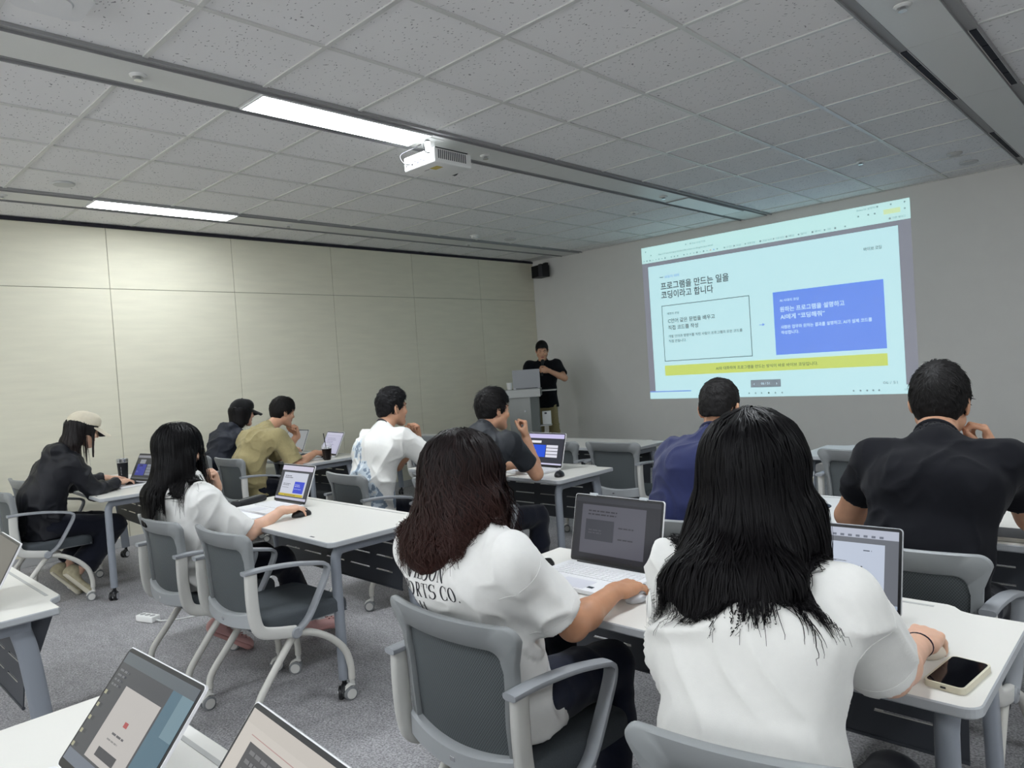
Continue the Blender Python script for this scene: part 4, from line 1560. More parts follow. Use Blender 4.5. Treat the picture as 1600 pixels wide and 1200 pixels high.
# --- nearest woman: straight black hair, white T-shirt, right hand on a mouse
x0, y0 = -0.60, 1.20
J = seat(x0, y0, dict(pel=(-.585, 1.160, .56), wst=(-.588, 1.150, .73), chs=(-.605, 1.200, .905), nb=(-.628, 1.285, 1.045), head=(-.640, 1.355, 1.180), HR=frame(8, 10, 0),
    sL=(-.785, 1.285, .985), sR=(-.468, 1.295, .985), wL=(-.83, 1.66, .782), wR=(-.458, 1.700, .774), pL=(-.6, -.3, -.8), pR=(0.12, -.5, -1),
    Lhand=hand((.2, 1, -.12), (0, -.1, -1), FLAT), Rhand=hand((-.03, 1, -.02), (-.10, 0, -1), [(34, 34, 22), (30, 36, 24), (34, 38, 26), (42, 38, 26)], 0.35, 9), hem=(-.575, 1.165, .475), **legs(-.60, 1.20)))
o = dict(male=False, h=0.004, hs_shirt=0.0065, sleeve=0.80, sr=(0.062, 0.069), loose=0.026, fold=0.0100, seed=3, fscale=(7, 7, 5), armr=1.08, hand=0.95, bw=1.04, fat=1.08, pfold=0.003, hemw=1.05)
b, pt = build_person('woman seen from behind with long straight black hair and a plain white T-shirt', (x0, y0, 0), J, SK_A, C_white, C_pants, o)
PEOPLE['straight'] = (b, pt, J, (x0, y0))

# --- woman with wavy brown hair
x0, y0 = -1.42, 1.30
J = seat(x0, y0, dict(pel=(-1.42, 1.345, .56), wst=(-1.425, 1.325, .73), chs=(-1.425, 1.290, .90), nb=(-1.445, 1.295, 1.02), head=(-1.472, 1.335, 1.130), HR=frame(-14, 14, 2),
    sL=(-1.600, 1.255, .950), sR=(-1.250, 1.265, .950), wL=(-1.70, 1.70, .785), wR=(-1.222, 1.655, .775), pL=(-.6, -.3, -.8), pR=(0.3, -.5, -1),
    Lhand=hand((.40, 1, -.18), (0.1, -.1, -1), FLAT, 0.25, 8), Rhand=hand((0.02, 1, -.06), (-.10, 0, -1), MOUSE, 0.4, 8), hem=(-1.41, 1.345, .475), **legs(-1.42, 1.28, 0.11, 0.44, 0.52)))
o = dict(male=False, h=0.004, hs_shirt=0.0065, sleeve=0.76, sr=(0.066, 0.075), loose=0.026, fold=0.0095, seed=11, fscale=(7, 7, 5), armr=1.08, hand=0.97, bw=1.06, fat=1.1, pfold=0.003, hemw=1.06, lr=(0.095, 0.070, 0.064, 0.05))
b, pt = build_person('woman with wavy dark brown hair in a white T-shirt with big black lettering', (x0, y0, 0), J, SK_C, C_white2, C_jeans, o)
PEOPLE['wavy'] = (b, pt, J, (x0, y0))

# --- man in the black T-shirt at the right
x0, y0 = -0.66, 2.60
J = seat(x0, y0, dict(pel=(-.66, 2.53, .57), wst=(-.650, 2.545, .77), chs=(-.640, 2.625, .955), nb=(-.648, 2.735, 1.090), head=(-.664, 2.875, 1.200), HR=frame(2, 6, 3),
    sL=(-.838, 2.700, 1.020), sR=(-.450, 2.720, 1.030), wL=(-.800, 2.975, .775), wR=(-.520, 2.960, 1.025), pL=(-1, -.35, -.6), pR=(0.25, .5, -1),
    Lhand=hand((.8, .6, -.05), (0, 0, -1), LOOSE), Rhand=hand((-.30, -.22, .95), (-.9, -.2, -.2), LOOSE, 0.6), hem=(-.66, 2.53, .47), **legs(-.66, 2.55)))
o = dict(male=True, h=0.0045, sleeve=0.60, sr=(0.068, 0.071), loose=0.016, fold=0.0055, seed=21, armr=1.14, bw=1.10, fat=1.12, hs=1.07, neck=0.060, collar=0.020, vneck=0.4)
b, pt = build_person('broad man in a black T-shirt resting his cheek on his right hand', (x0, y0, 0), J, SK_B, C_black, C_pants, o)
short_hair(J['head'], J['HR'], 1.07, b, rgb(15, 13, 13), 5, (0.014, 0.014, 0.026), 0.052, 2200, (0.2, 0.4, 0.1), 0.040, 0.004, 0.45, name='black_short')
PEOPLE['black'] = (b, pt, J, (x0, y0))

# --- man in the navy shirt
x0, y0 = -1.50, 2.60
J = seat(x0, y0, dict(pel=(-1.525, 2.55, .57), wst=(-1.505, 2.56, .77), chs=(-1.485, 2.635, .95), nb=(-1.470, 2.735, 1.080), head=(-1.487, 2.840, 1.190), HR=frame(4, 8, 0),
    sL=(-1.655, 2.715, 1.005), sR=(-1.285, 2.745, 1.010), wL=(-1.62, 3.12, .78), wR=(-1.36, 3.12, .78), pL=(-.8, -.3, -.6), pR=(0.8, -.3, -.6),
    Lhand=hand((.3, 1, 0), (0, 0, -1), FLAT), Rhand=hand((-.2, 1, 0), (0, 0, -1), FLAT), hem=(-1.525, 2.55, .47), **legs(-1.52, 2.55)))
o = dict(male=True, sleeve=0.80, sr=(0.070, 0.076), loose=0.020, fold=0.0070, seed=31, bw=1.04, fat=1.08, hs=1.03, collar=0.028, vneck=0.3, collar_m=cloth('collar_navy', rgb(24, 28, 56)))
b, pt = build_person('man in a navy blue shirt with cropped black hair, half hidden by the straight-haired woman', (x0, y0, 0), J, SK_B, C_navy, C_pants, o)
short_hair(J['head'], J['HR'], 1.03, b, rgb(20, 18, 18), 6, (0.004, 0.004, 0.014), 0.058, 1500, (0.1, 0.3, 0.3), 0.022, -0.050, 0.6, name='cropped')
PEOPLE['navy'] = (b, pt, J, (x0, y0))

# --- man with one fist raised
x0, y0 = -3.12, 2.85
J = seat(x0, y0, dict(pel=(-3.11, 2.80, .57), wst=(-3.115, 2.83, .76), chs=(-3.12, 2.91, .935), nb=(-3.13, 3.015, 1.065), head=(-3.145, 3.115, 1.170), HR=frame(-12, 4, 0),
    sL=(-3.300, 2.98, .990), sR=(-2.945, 3.045, .985), wL=(-3.28, 3.38, .785), wR=(-3.035, 3.275, .990), pL=(-.6, -.3, -.8), pR=(0.2, .55, -1),
    Lhand=hand((.2, 1, 0), (0, 0, -1), FLAT), Rhand=hand((-.05, .10, 1), (-.75, -.62, 0), FIST, 0.75, 2), hem=(-3.11, 2.80, .47), **legs(-3.10, 2.84, 0.12, 0.44, 0.50)))
o = dict(male=True, sleeve=0.66, sr=(0.064, 0.067), loose=0.015, fold=0.0050, seed=41, collar=0.018, vneck=0.3, lr=(0.090, 0.066, 0.062, 0.052), shoe='dark')
b, pt = build_person('man in a charcoal sports T-shirt holding up his right fist beside an open laptop', (x0, y0, 0), J, SK_B, C_char, C_pants, o)
short_hair(J['head'], J['HR'], 1.0, b, rgb(17, 15, 15), 7, (0.017, 0.015, 0.030), 0.045, 1500, (0.3, 0.5, 0.1), 0.045, 0.0, 0.7, name='tousled')
PEOPLE['fist'] = (b, pt, J, (x0, y0))

# --- man in the patterned white T-shirt
x0, y0 = -3.93, 2.75
def tee_print(P, Q):
    c = P[Q].mean(1)
    z, x = c[:, 2], c[:, 0]
    spread = np.interp(z, [0.60, 0.72, 0.86, 1.02], [0.20, 0.18, 0.12, 0.06])
    inside = (np.abs(x + 0.02) < spread) & (c[:, 1] < 0.06) & (z > 0.58) & (z < 1.03)
    n = vnoise(c * np.array((42, 10, 26)), 3) + 0.5 * vnoise(c * np.array((80, 10, 60)), 4)
    lim = np.interp(z, [0.6, 0.72, 0.8, 1.0], [-0.8, -0.5, -0.1, 0.2])
    return (inside & (n > lim)).astype(int) + (inside & (n > lim + 0.45)).astype(int)
J = seat(x0, y0, dict(pel=(-3.92, 2.74, .57), wst=(-3.92, 2.725, .76), chs=(-3.92, 2.785, .94), nb=(-3.935, 2.865, 1.075), head=(-3.955, 2.960, 1.205), HR=frame(-8, 3, 0),
    sL=(-4.105, 2.865, 1.000), sR=(-3.745, 2.880, 1.000), wL=(-3.975, 3.175, .985), wR=(-3.68, 3.32, .785), pL=(-.1, .5, -1), pR=(0.7, -.3, -.8),
    Lhand=hand((.12, -.25, 1), (.1, -1, -.2), FIST, 0.7, 2), Rhand=hand((-.1, 1, 0), (0, 0, -1), FLAT), hem=(-3.92, 2.74, .47), **legs(-3.92, 2.76)))
o = dict(male=True, hs_shirt=0.006, sleeve=0.86, sr=(0.072, 0.080), loose=0.024, fold=0.0080, seed=51, fat=1.06, paint=tee_print, collar=0.014, collar_m=cloth('collar_black', rgb(40, 38, 40)))
b, pt = build_person('man in a white T-shirt with a blue-grey pattern down the back, fist at his mouth', (x0, y0, 0), J, SK_B,
    [C_white, cloth('print_pale', rgb(196, 206, 214)), cloth('print_slate', rgb(128, 142, 158))], C_pants, o)
short_hair(J['head'], J['HR'], 1.02, b, rgb(18, 17, 19), 8, (0.009, 0.010, 0.028), 0.050, 1500, (0.1, 0.7, 0.35), 0.042, -0.024, 0.8, name='undercut')
PEOPLE['print'] = (b, pt, J, (x0, y0))

# --- man in the olive shirt
x0, y0 = -5.92, 2.95
J = seat(x0, y0, dict(pel=(-5.92, 2.90, .56), wst=(-5.92, 2.87, .75), chs=(-5.92, 2.955, .925), nb=(-5.92, 3.085, 1.035), head=(-5.935, 3.235, 1.160), HR=frame(-3, 13, 0),
    sL=(-6.085, 3.085, .965), sR=(-5.745, 3.070, .960), wL=(-5.975, 3.385, .940), wR=(-5.705, 3.395, .785), pL=(-.1, .3, -1), pR=(0.55, -.35, -1),
    Lhand=hand((.12, -.30, 1), (.1, -1, -.2), FIST, 0.7, 2), Rhand=hand((.05, 1, -.05), (-.1, 0, -1), MOUSE, 0.4, 7), hem=(-5.92, 2.90, .47), **legs(-5.92, 2.92)))
o = dict(male=True, sleeve=0.92, sr=(0.068, 0.078), loose=0.022, fold=0.0085, seed=61, fat=1.08, collar=0.016)
b, pt = build_person('man in a loose olive short-sleeved shirt, chin propped on his left fist', (x0, y0, 0), J, SK_B, C_olive, C_pants, o)
short_hair(J['head'], J['HR'], 1.02, b, rgb(18, 15, 14), 9, (0.018, 0.014, 0.026), 0.036, 1500, (0.1, 0.5, -0.1), 0.045, 0.012, 0.5, name='fringe')
PEOPLE['olive'] = (b, pt, J, (x0, y0))

# --- person in the black cap
def hood(c, r):
    def fn(G):
        G.slabcone(np.array(c) + (-0.085, -0.02, 0.02), np.array(c) + (0.085, -0.02, 0.02), (r, r * 0.8), (r, r * 0.8), (0, 1, 0), 0.04)
        G.cone(np.array(c) + (0, -0.055, -0.055), np.array(c) + (0, -0.03, 0.01), r * 0.9, r * 0.9, 0.05)
    return fn
x0, y0 = -6.55, 2.95
J = seat(x0, y0, dict(pel=(-6.55, 2.92, .56), wst=(-6.55, 2.90, .75), chs=(-6.55, 2.965, .925), nb=(-6.55, 3.06, 1.035), head=(-6.555, 3.160, 1.165), HR=frame(-2, 8, 0),
    sL=(-6.71, 3.05, .955), sR=(-6.39, 3.05, .955), wL=(-6.66, 3.48, .79), wR=(-6.42, 3.52, .79), pL=(-.6, -.3, -.8), pR=(0.6, -.3, -.8),
    Lhand=hand((.1, 1, -.1), (0, 0, -1), FLAT), Rhand=hand((.05, 1, -.05), (0, 0, -1), MOUSE), hem=(-6.55, 2.92, .47), **legs(-6.55, 2.94)))
o = dict(male=False, sleeve=1.85, sr=(0.062, 0.052), cuff=0.040, loose=0.024, fold=0.0080, seed=71, shirt_name='jacket', fat=1.08, collar=0.03, extra_shirt=hood(J['nb'] + np.array((0, -.045, -.005)), 0.045))
b, pt = build_person('person in a black baseball cap and dark navy hooded jacket, nearest the left wall', (x0, y0, 0), J, SK_A, C_jacket2, C_pants, o)
PEOPLE['blackcap'] = (b, pt, J, (x0, y0))

# --- woman in the beige cap
x0, y0 = -5.88, 1.40
J = seat(x0, y0, dict(pel=(-5.88, 1.33, .56), wst=(-5.88, 1.335, .745), chs=(-5.88, 1.43, .915), nb=(-5.875, 1.515, 1.040), head=(-5.865, 1.620, 1.185), HR=frame(4, 20, 0),
    sL=(-6.03, 1.505, .965), sR=(-5.73, 1.495, .960), wL=(-6.14, 1.83, .785), wR=(-5.865, 1.825, .775), pL=(-.7, -.2, -.8), pR=(0.5, -.4, -1),
    Lhand=hand((.1, 1, -.1), (0, 0, -1), FLAT), Rhand=hand((-.38, 1, -.05), (-.1, 0, -1), MOUSE, 0.4), hem=(-5.88, 1.33, .46),
    kL=(-5.99, 1.72, .475), kR=(-5.77, 1.74, .475), aL=(-5.95, 1.46, .19), aR=(-5.80, 1.50, .19), fL=(.15, .62, -.76), fR=(.05, .62, -.76)))
o = dict(male=False, sleeve=1.92, sr=(0.066, 0.060), cuff=0.044, loose=0.030, fold=0.0090, seed=81, shirt_name='jacket', fat=1.12, collar=0.03, lr=(0.090, 0.082, 0.088, 0.092), plen=0.90, shoe='sneaker',
         extra_shirt=hood(J['nb'] + np.array((0, -.055, -.005)), 0.055))
b, pt = build_person('woman in a beige baseball cap and black jacket working by the left wall', (x0, y0, 0), J, SK_A, C_jacket, C_pants, o)
PEOPLE['cap'] = (b, pt, J, (x0, y0))

# --- woman resting her chin on her fist
x0, y0 = -3.62, 1.45
J = seat(x0, y0, dict(pel=(-3.61, 1.435, .56), wst=(-3.615, 1.405, .73), chs=(-3.625, 1.415, .895), nb=(-3.640, 1.440, 1.005), head=(-3.650, 1.428, 1.132), HR=frame(-8, 8, 0),
    sL=(-3.775, 1.450, .930), sR=(-3.490, 1.455, .880), wL=(-3.685, 1.610, .925), wR=(-3.452, 1.840, .772), pL=(-.1, .9, -1), pR=(0.45, -.3, -1),
    Lhand=hand((.22, -.30, 1), (.1, -1, -.2), FIST, 0.7, 2), Rhand=hand((.02, 1, -.03), (-.1, 0, -1), MOUSE, 0.4), hem=(-3.605, 1.44, .47),
    kL=(-3.72, 1.84, .50), kR=(-3.52, 1.85, .50), aL=(-3.83, 1.66, .165), aR=(-3.62, 2.04, .110), fL=(.25, .8, -.58), fR=(.05, 1, -.04)))
o = dict(male=False, h=0.0045, hs_shirt=0.007, sleeve=0.92, sr=(0.066, 0.078), loose=0.022, fold=0.0085, seed=91, plen=0.80, lr=(0.088, 0.066, 0.060, 0.058), shoe='clog')
b, pt = build_person('woman with long black hair in a white T-shirt, chin on her fist, pink clogs', (x0, y0, 0), J, SK_A, C_white2, C_pants, o)
PEOPLE['chin'] = (b, pt, J, (x0, y0))

# --- the presenter, standing
J = dict(pel=(0, 0, .93), wst=(0, -.005, 1.09), chs=(0, -.01, 1.27), nb=(0, -.015, 1.475), head=(-.01, .045, 1.615), HR=frame(10, 20, 0),
    sL=(-.185, -.01, 1.425), sR=(.185, -.01, 1.425), wL=(-.105, .235, 1.345), wR=(.13, .36, 1.16), pL=(-.9, .05, -.75), pR=(0.6, -.4, -.6),
    Lhand=hand((1, .25, .1), (.15, -1, .05), [(62, 80, 50)] * 4, 0.6, 1), Rhand=hand((-.1, 1, -.1), (0, 0, -1), FLAT), hem=(0, 0, .845),
    kL=(-.11, .02, .49), kR=(.11, .03, .49), aL=(-.125, -.02, .085), aR=(.125, -.01, .085), fL=(-.2, 1, 0), fR=(.2, 1, 0))
J = {k: (np.array(v, float) if isinstance(v, tuple) else v) for k, v in J.items()}
o = dict(male=True, sleeve=0.72, sr=(0.070, 0.076), loose=0.020, fold=0.0035, seed=101, lr=(0.076, 0.074, 0.070, 0.066), shoe='dark', collar=0.026, vneck=0.6, hemw=1.10, shd=1.08, lid=0.35)
b, pt = build_person('standing man in a black polo shirt and khaki trousers speaking into a handheld microphone', (-6.42, 7.36, 0), J, SK_B, C_black, C_khaki, o)
b.rotation_euler = (0, 0, math.radians(212))
short_hair(J['head'], J['HR'], 1.0, b, rgb(16, 14, 14), 10, (0.012, 0.010, 0.022), 0.060, 900, (0.1, 0.6, -0.1), 0.035, 0.0, 0.4, name='presenter')
MB().box((0.09, 0.128, 1.33), (0.085, 0.006, 0.012)).build('chest_lettering', mat('thread_white', rgb(190, 190, 190), 0.8), pt['shirt'])
PEOPLE['presenter'] = (b, pt, J, (-6.42, 7.36))
# ------------------------------------------------------------------ long hair and caps
def long_hair(key, prims, col, tip, seed, n, steps, zend, face_cut=True, wave=0.0, width=0.004, h=0.006, spec=0.5, rough=0.34, zmin_start=-0.02, drift=0.05, stray=0.004, clip=None, ymax=1.0, hs=1.0, drape=False):
    body, pt, J, (x0, y0) = PEOPLE[key]
    rng = np.random.default_rng(seed)
    hd, HR = np.array(J['head'], float), J['HR']
    pts = np.array([p for pr in prims for p in pr[1:3]] + [hd]) if prims else np.array([hd])
    H = Field(pts.min(0) - 0.18, pts.max(0) + 0.18, h)
    H.ell(hd + HR @ (np.array((0, -0.014, 0.036)) * hs), (0.088 * hs, 0.107 * hs, 0.098 * hs), HR, 0.002)
    for pr in prims:
        kind, a, b, ra, rb = pr[:5]
        if kind == 'slab':
            H.slabcone(a, b, ra, rb, pr[5] if len(pr) > 5 else HR[:, 0], 0.035)
        else:
            H.cone(a, b, ra, rb, 0.03)
    # the face stays clear
    H.ell(hd + HR @ (np.array((0, 0.100, -0.045)) * hs), (0.054 * hs, 0.062 * hs, 0.098 * hs), HR, 0.012, True)
    H.cone(hd + HR @ np.array((0, 0.06, -0.10)), hd + HR @ np.array((0, 0.03, -0.22)), 0.045, 0.05, 0.01, True)
    if clip:
        clip(H, hd, HR)
    P, Q = H.mesh(2)
    N = normals(P, Q)
    P = P + N * (0.0030 * vnoise(P * np.array((60, 60, 9)), seed) + 0.0016 * vnoise(P * np.array((170, 170, 14)), seed + 1))[:, None]
    N = normals(P, Q)
    m = hair_mat('hair_' + key, col, tip, rough=rough, spec=spec)
    loc = (P - hd) @ HR
    ok = np.nonzero((loc[:, 2] > zmin_start) & (N[:, 2] > -0.2) & (loc[:, 1] < ymax) & ((N[:, 2] < 0.35) | (clip is None)))[0]
    top = np.nonzero((loc[:, 2] > 0.085) & (loc[:, 1] < ymax))[0]
    pick = rng.choice(ok, n)
    if clip is None:
        pick[:n // 4] = rng.choice(top, n // 4)
    S = P[pick] + rng.normal(0, 0.002, (n, 3))
    zt = rng.uniform(zend[0], zend[1], n)
    if len(zend) > 2:
        zt = zt + zend[2] * (S[:, 0] - hd[0])
    L = np.clip(S[:, 2] - zt, 0.05, 1) * 1.06
    crown = hd + HR @ np.array((0, 0.0, 0.13))
    paths, nor = flow_strands(P, Q, S, steps, L / (steps - 1), rng, (0.0005, 0.007), wave, gather=crown, stray=stray, drift=drift, outer=bvh_of(*pt['shirtPQ']) if drape else None)
    V, F2, al = ribbons(paths, nor, np.full(n, width) * rng.uniform(0.6, 1.2, n), 0.0007, 0, 1, 2.5)
    PP = np.concatenate([P, V]); FF = np.concatenate([Q, F2 + len(P)])
    o = mesh_obj('hair', PP, FF, m, body)
    zr = np.clip((hd[2] - P[:, 2]) / max(0.05, hd[2] - zend[0]), 0, 1)
    set_along(o, np.concatenate([zr, al]))
    return o

J = PEOPLE['straight'][2]
hd, HR = J['head'], J['HR']
def hp(x, y, z):
    return hd + HR @ np.array((x, y, z), float)
def ab(x, y, z):
    return hd + np.array((x, y, z), float)
SD = (1, 0, 0)
long_hair('straight', [
    ('slab', hp(0, -0.030, 0.02), ab(0.004, -0.055, -0.10), (0.096, 0.098), (0.106, 0.084), SD),
    ('slab', ab(0.004, -0.060, -0.10), ab(0.018, -0.175, -0.165), (0.106, 0.078), (0.112, 0.054), SD),
    ('slab', ab(0.018, -0.182, -0.165), ab(0.034, -0.225, -0.205), (0.108, 0.046), (0.075, 0.030), SD),
    ('cone', ab(-0.085, -0.02, -0.06), ab(-0.120, -0.060, -0.185), 0.040, 0.026),
    ('cone', ab(0.088, -0.01, -0.06), ab(0.118, -0.045, -0.185), 0.040, 0.024),
    ], rgb(9, 8, 10), rgb(13, 11, 13), 101, 3600, 30, (0.895, 1.00), width=0.0036, rough=0.46, spec=0.11, drape=True, zmin_start=-0.16, drift=0.10, stray=0.010)

J = PEOPLE['wavy'][2]
hd, HR = J['head'], J['HR']
long_hair('wavy', [
    ('slab', hp(0, -0.030, 0.02), ab(-0.004, -0.050, -0.09), (0.100, 0.100), (0.116, 0.088), HR[:, 0]),
    ('slab', ab(-0.004, -0.055, -0.09), ab(-0.014, -0.125, -0.165), (0.116, 0.084), (0.110, 0.056), HR[:, 0]),
    ('slab', ab(-0.01, -0.125, -0.160), ab(-0.020, -0.155, -0.195), (0.095, 0.050), (0.055, 0.030), HR[:, 0]),
    ('cone', ab(-0.080, -0.02, -0.06), ab(-0.105, -0.04, -0.16), 0.044, 0.028),
    ('cone', ab(0.090, -0.01, -0.05), ab(0.095, -0.030, -0.150), 0.042, 0.028),
    ], rgb(22, 16, 16), rgb(50, 29, 25), 202, 3200, 28, (0.915, 0.99, 0.20), wave=0.013, width=0.0040, rough=0.48, spec=0.13, drape=True, zmin_start=-0.12, drift=0.12, stray=0.014)

J = PEOPLE['chin'][2]
hd, HR = J['head'], J['HR']
long_hair('chin', [
    ('slab', hp(0, -0.030, 0.02), ab(0.0, -0.045, -0.10), (0.094, 0.096), (0.098, 0.080), HR[:, 0]),
    ('slab', ab(0.0, -0.050, -0.10), ab(-0.012, -0.140, -0.20), (0.098, 0.076), (0.092, 0.040), HR[:, 0]),
    ('slab', ab(-0.012, -0.140, -0.20), ab(-0.030, -0.175, -0.33), (0.088, 0.032), (0.060, 0.020), HR[:, 0]),
    ('cone', ab(0.078, -0.005, -0.03), ab(0.085, -0.005, -0.16), 0.034, 0.018),
    ('cone', ab(-0.078, -0.005, -0.03), ab(-0.085, -0.005, -0.16), 0.034, 0.018),
    ], rgb(9, 8, 10), rgb(13, 11, 12), 303, 1500, 24, (0.80, 0.93), width=0.0042, rough=0.46, spec=0.13, drape=True, zmin_start=-0.12, drift=0.08, stray=0.006)

J = PEOPLE['cap'][2]
hd, HR = J['head'], J['HR']
def under_cap(H, hd, HR):
    H.half(hd + HR @ np.array((0, 0, 0.050)), HR[:, 2], hd - 0.2, hd + 0.25, 0.004)
long_hair('cap', [
    ('slab', hp(0, -0.035, 0.00), ab(0.0, -0.090, -0.10), (0.084, 0.080), (0.078, 0.058), HR[:, 0]),
    ('slab', ab(0.0, -0.090, -0.10), ab(0.0, -0.165, -0.19), (0.078, 0.056), (0.062, 0.026), HR[:, 0]),
    ('cone', hp(0.074, 0.040, 0.00), ab(0.080, 0.030, -0.20), 0.013, 0.007),
    ('cone', hp(-0.074, 0.040, 0.00), ab(-0.080, 0.030, -0.20), 0.013, 0.007),
    ], rgb(20, 16, 17), rgb(40, 30, 28), 404, 900, 18, (0.93, 1.03), width=0.0042, rough=0.46, spec=0.25, zmin_start=-0.10, drift=0.02, ymax=-0.02, stray=0.002, clip=under_cap)

J = PEOPLE['blackcap'][2]
hd, HR = J['head'], J['HR']
long_hair('blackcap', [
    ('slab', hp(0, -0.035, 0.00), ab(0.0, -0.055, -0.095), (0.086, 0.082), (0.084, 0.060), HR[:, 0]),
    ('cone', hp(0.070, 0.030, 0.00), hp(0.070, 0.022, -0.085), 0.022, 0.014),
    ('cone', hp(-0.070, 0.030, 0.00), hp(-0.070, 0.022, -0.085), 0.022, 0.014),
    ], rgb(16, 14, 16), rgb(24, 20, 21), 505, 700, 14, (1.03, 1.075), width=0.0045, zmin_start=-0.06, drift=0.05, stray=0.012, ymax=-0.01, rough=0.5, spec=0.22, clip=under_cap)

def baseball_cap(key, col, under, label_col=None, strap=False):
    body, pt, J, _ = PEOPLE[key]
    hd, HR = np.array(J['head'], float), J['HR']
    H = Field((-0.16, -0.17, -0.06), (0.16, 0.26, 0.18), 0.005)
    H.ell((0, -0.012, 0.040), (0.091, 0.110, 0.094), None, 0.001)
    H.ell((0, 0.040, 0.075), (0.070, 0.060, 0.058), None, 0.02)
    H.half((0, 0, 0.034), (0, 0.12, -1))
    H.ell((0, -0.012, 0.030), (0.085, 0.104, 0.088), None, 0.001, True)
    P, Q = H.mesh(1)
    N = normals(P, Q)
    P = P + N * (0.0015 * vnoise(P * 30, 9))[:, None]
    crown = mesh_obj('cap', hd + P @ HR.T, Q, col, body)
    # seams and button
    mb = MB()
    for a in range(0, 180, 60):
        pts = []
        for k in range(13):
            t = math.radians(12 + 156 * k / 12)
            x, z = math.cos(t), math.sin(t)
            p = np.array((0.0925 * x * math.sin(math.radians(a)), -0.012 + 0.1115 * x * math.cos(math.radians(a)), 0.040 + 0.0955 * z))
            pts.append(tuple(hd + HR @ p))
        mb.tube(pts, 0.0012, n=6)
    mb.lathe([(0.002, 0.0), (0.008, 0.001), (0.006, 0.006), (0.001, 0.007)], n=12, c=(0, 0, 0))
    btn = mb.v[-48:]
    nb_ = len(mb.v) - 48
    for i in range(nb_, len(mb.v)):
        mb.v[i] = tuple(hd + HR @ (np.array(mb.v[i]) + np.array((0, -0.012, 0.134))))
    mb.build('seams', col, crown, smooth=60)
    # brim: curved sheet with thickness
    v, f = [], []
    NU, NV = 16, 8
    for side_ in (0, 1):
        for j in range(NV + 1):
            for i in range(NU + 1):
                a = math.radians(-68 + 136 * i / NU)
                r0 = np.array((0.090 * math.sin(a), -0.012 + 0.108 * math.cos(a)))
                tip = np.array((0.078 * math.sin(a) * 0.95, 0.098 + 0.092 * math.cos(a) ** 0.6 if math.cos(a) > 0 else 0.098))
                p = r0 + (tip - r0) * (j / NV)
                z = 0.040 - 0.026 * (j / NV) * 0.9 - 0.030 * (p[0] / 0.08) ** 2 * (0.4 + 0.6 * j / NV) + 0.010 * (1 - j / NV) - 0.010
                v.append(tuple(hd + HR @ np.array((p[0], p[1], z - 0.0035 * side_))))
    m_ = (NU + 1) * (NV + 1)
    mi = []
    for j in range(NV):
        for i in range(NU):
            a = j * (NU + 1) + i
            f.append((a, a + 1, a + NU + 2, a + NU + 1)); mi.append(0)
            f.append((m_ + a, m_ + a + NU + 1, m_ + a + NU + 2, m_ + a + 1)); mi.append(1)
    for i in range(NU):
        a = NV * (NU + 1) + i
        f.append((a, a + 1, m_ + a + 1, m_ + a)); mi.append(0)
    for j in range(NV):
        for a in (j * (NU + 1), j * (NU + 1) + NU):
            f.append((a, a + NU + 1, m_ + a + NU + 1, m_ + a)); mi.append(0)
    mb = MB()
    mb.raw(v, f)
    mb.mi = mi
    mb.build('brim', [col, under], crown, smooth=60)
    if strap:
        mb = MB()
        c = hd + HR @ np.array((0.052, -0.096, 0.046))
        mb.box(tuple(c), (0.022, 0.006, 0.010), rot=Matrix([list(r) for r in HR]) @ Matrix.Rotation(0.55, 3, 'Z'))
        mb.build('strap_buckle', M_black, crown)
baseball_cap('cap', cloth('canvas_beige', rgb(214, 205, 184), 0.85, noise=0.03), cloth('brim_under', rgb(52, 52, 58)), strap=True)
baseball_cap('blackcap', cloth('canvas_black', rgb(17, 17, 19), 0.8), cloth('canvas_black2', rgb(14, 14, 16), 0.85))
# ------------------------------------------------------------------ laptops
M_lap_white = mat('laptop_shell_white', rgb(226, 226, 228), 0.4, spec=0.45)
M_lap_silver = mat('laptop_shell_silver', rgb(196, 198, 202), 0.35, metal=0.35)
M_bezel = mat('laptop_bezel', rgb(22, 23, 27), 0.35, spec=0.5)
M_key = mat('key_white', rgb(222, 222, 224), 0.5)
M_key_d = mat('key_grey', rgb(70, 72, 76), 0.5)
M_pad = mat('trackpad', rgb(212, 212, 220), 0.3)

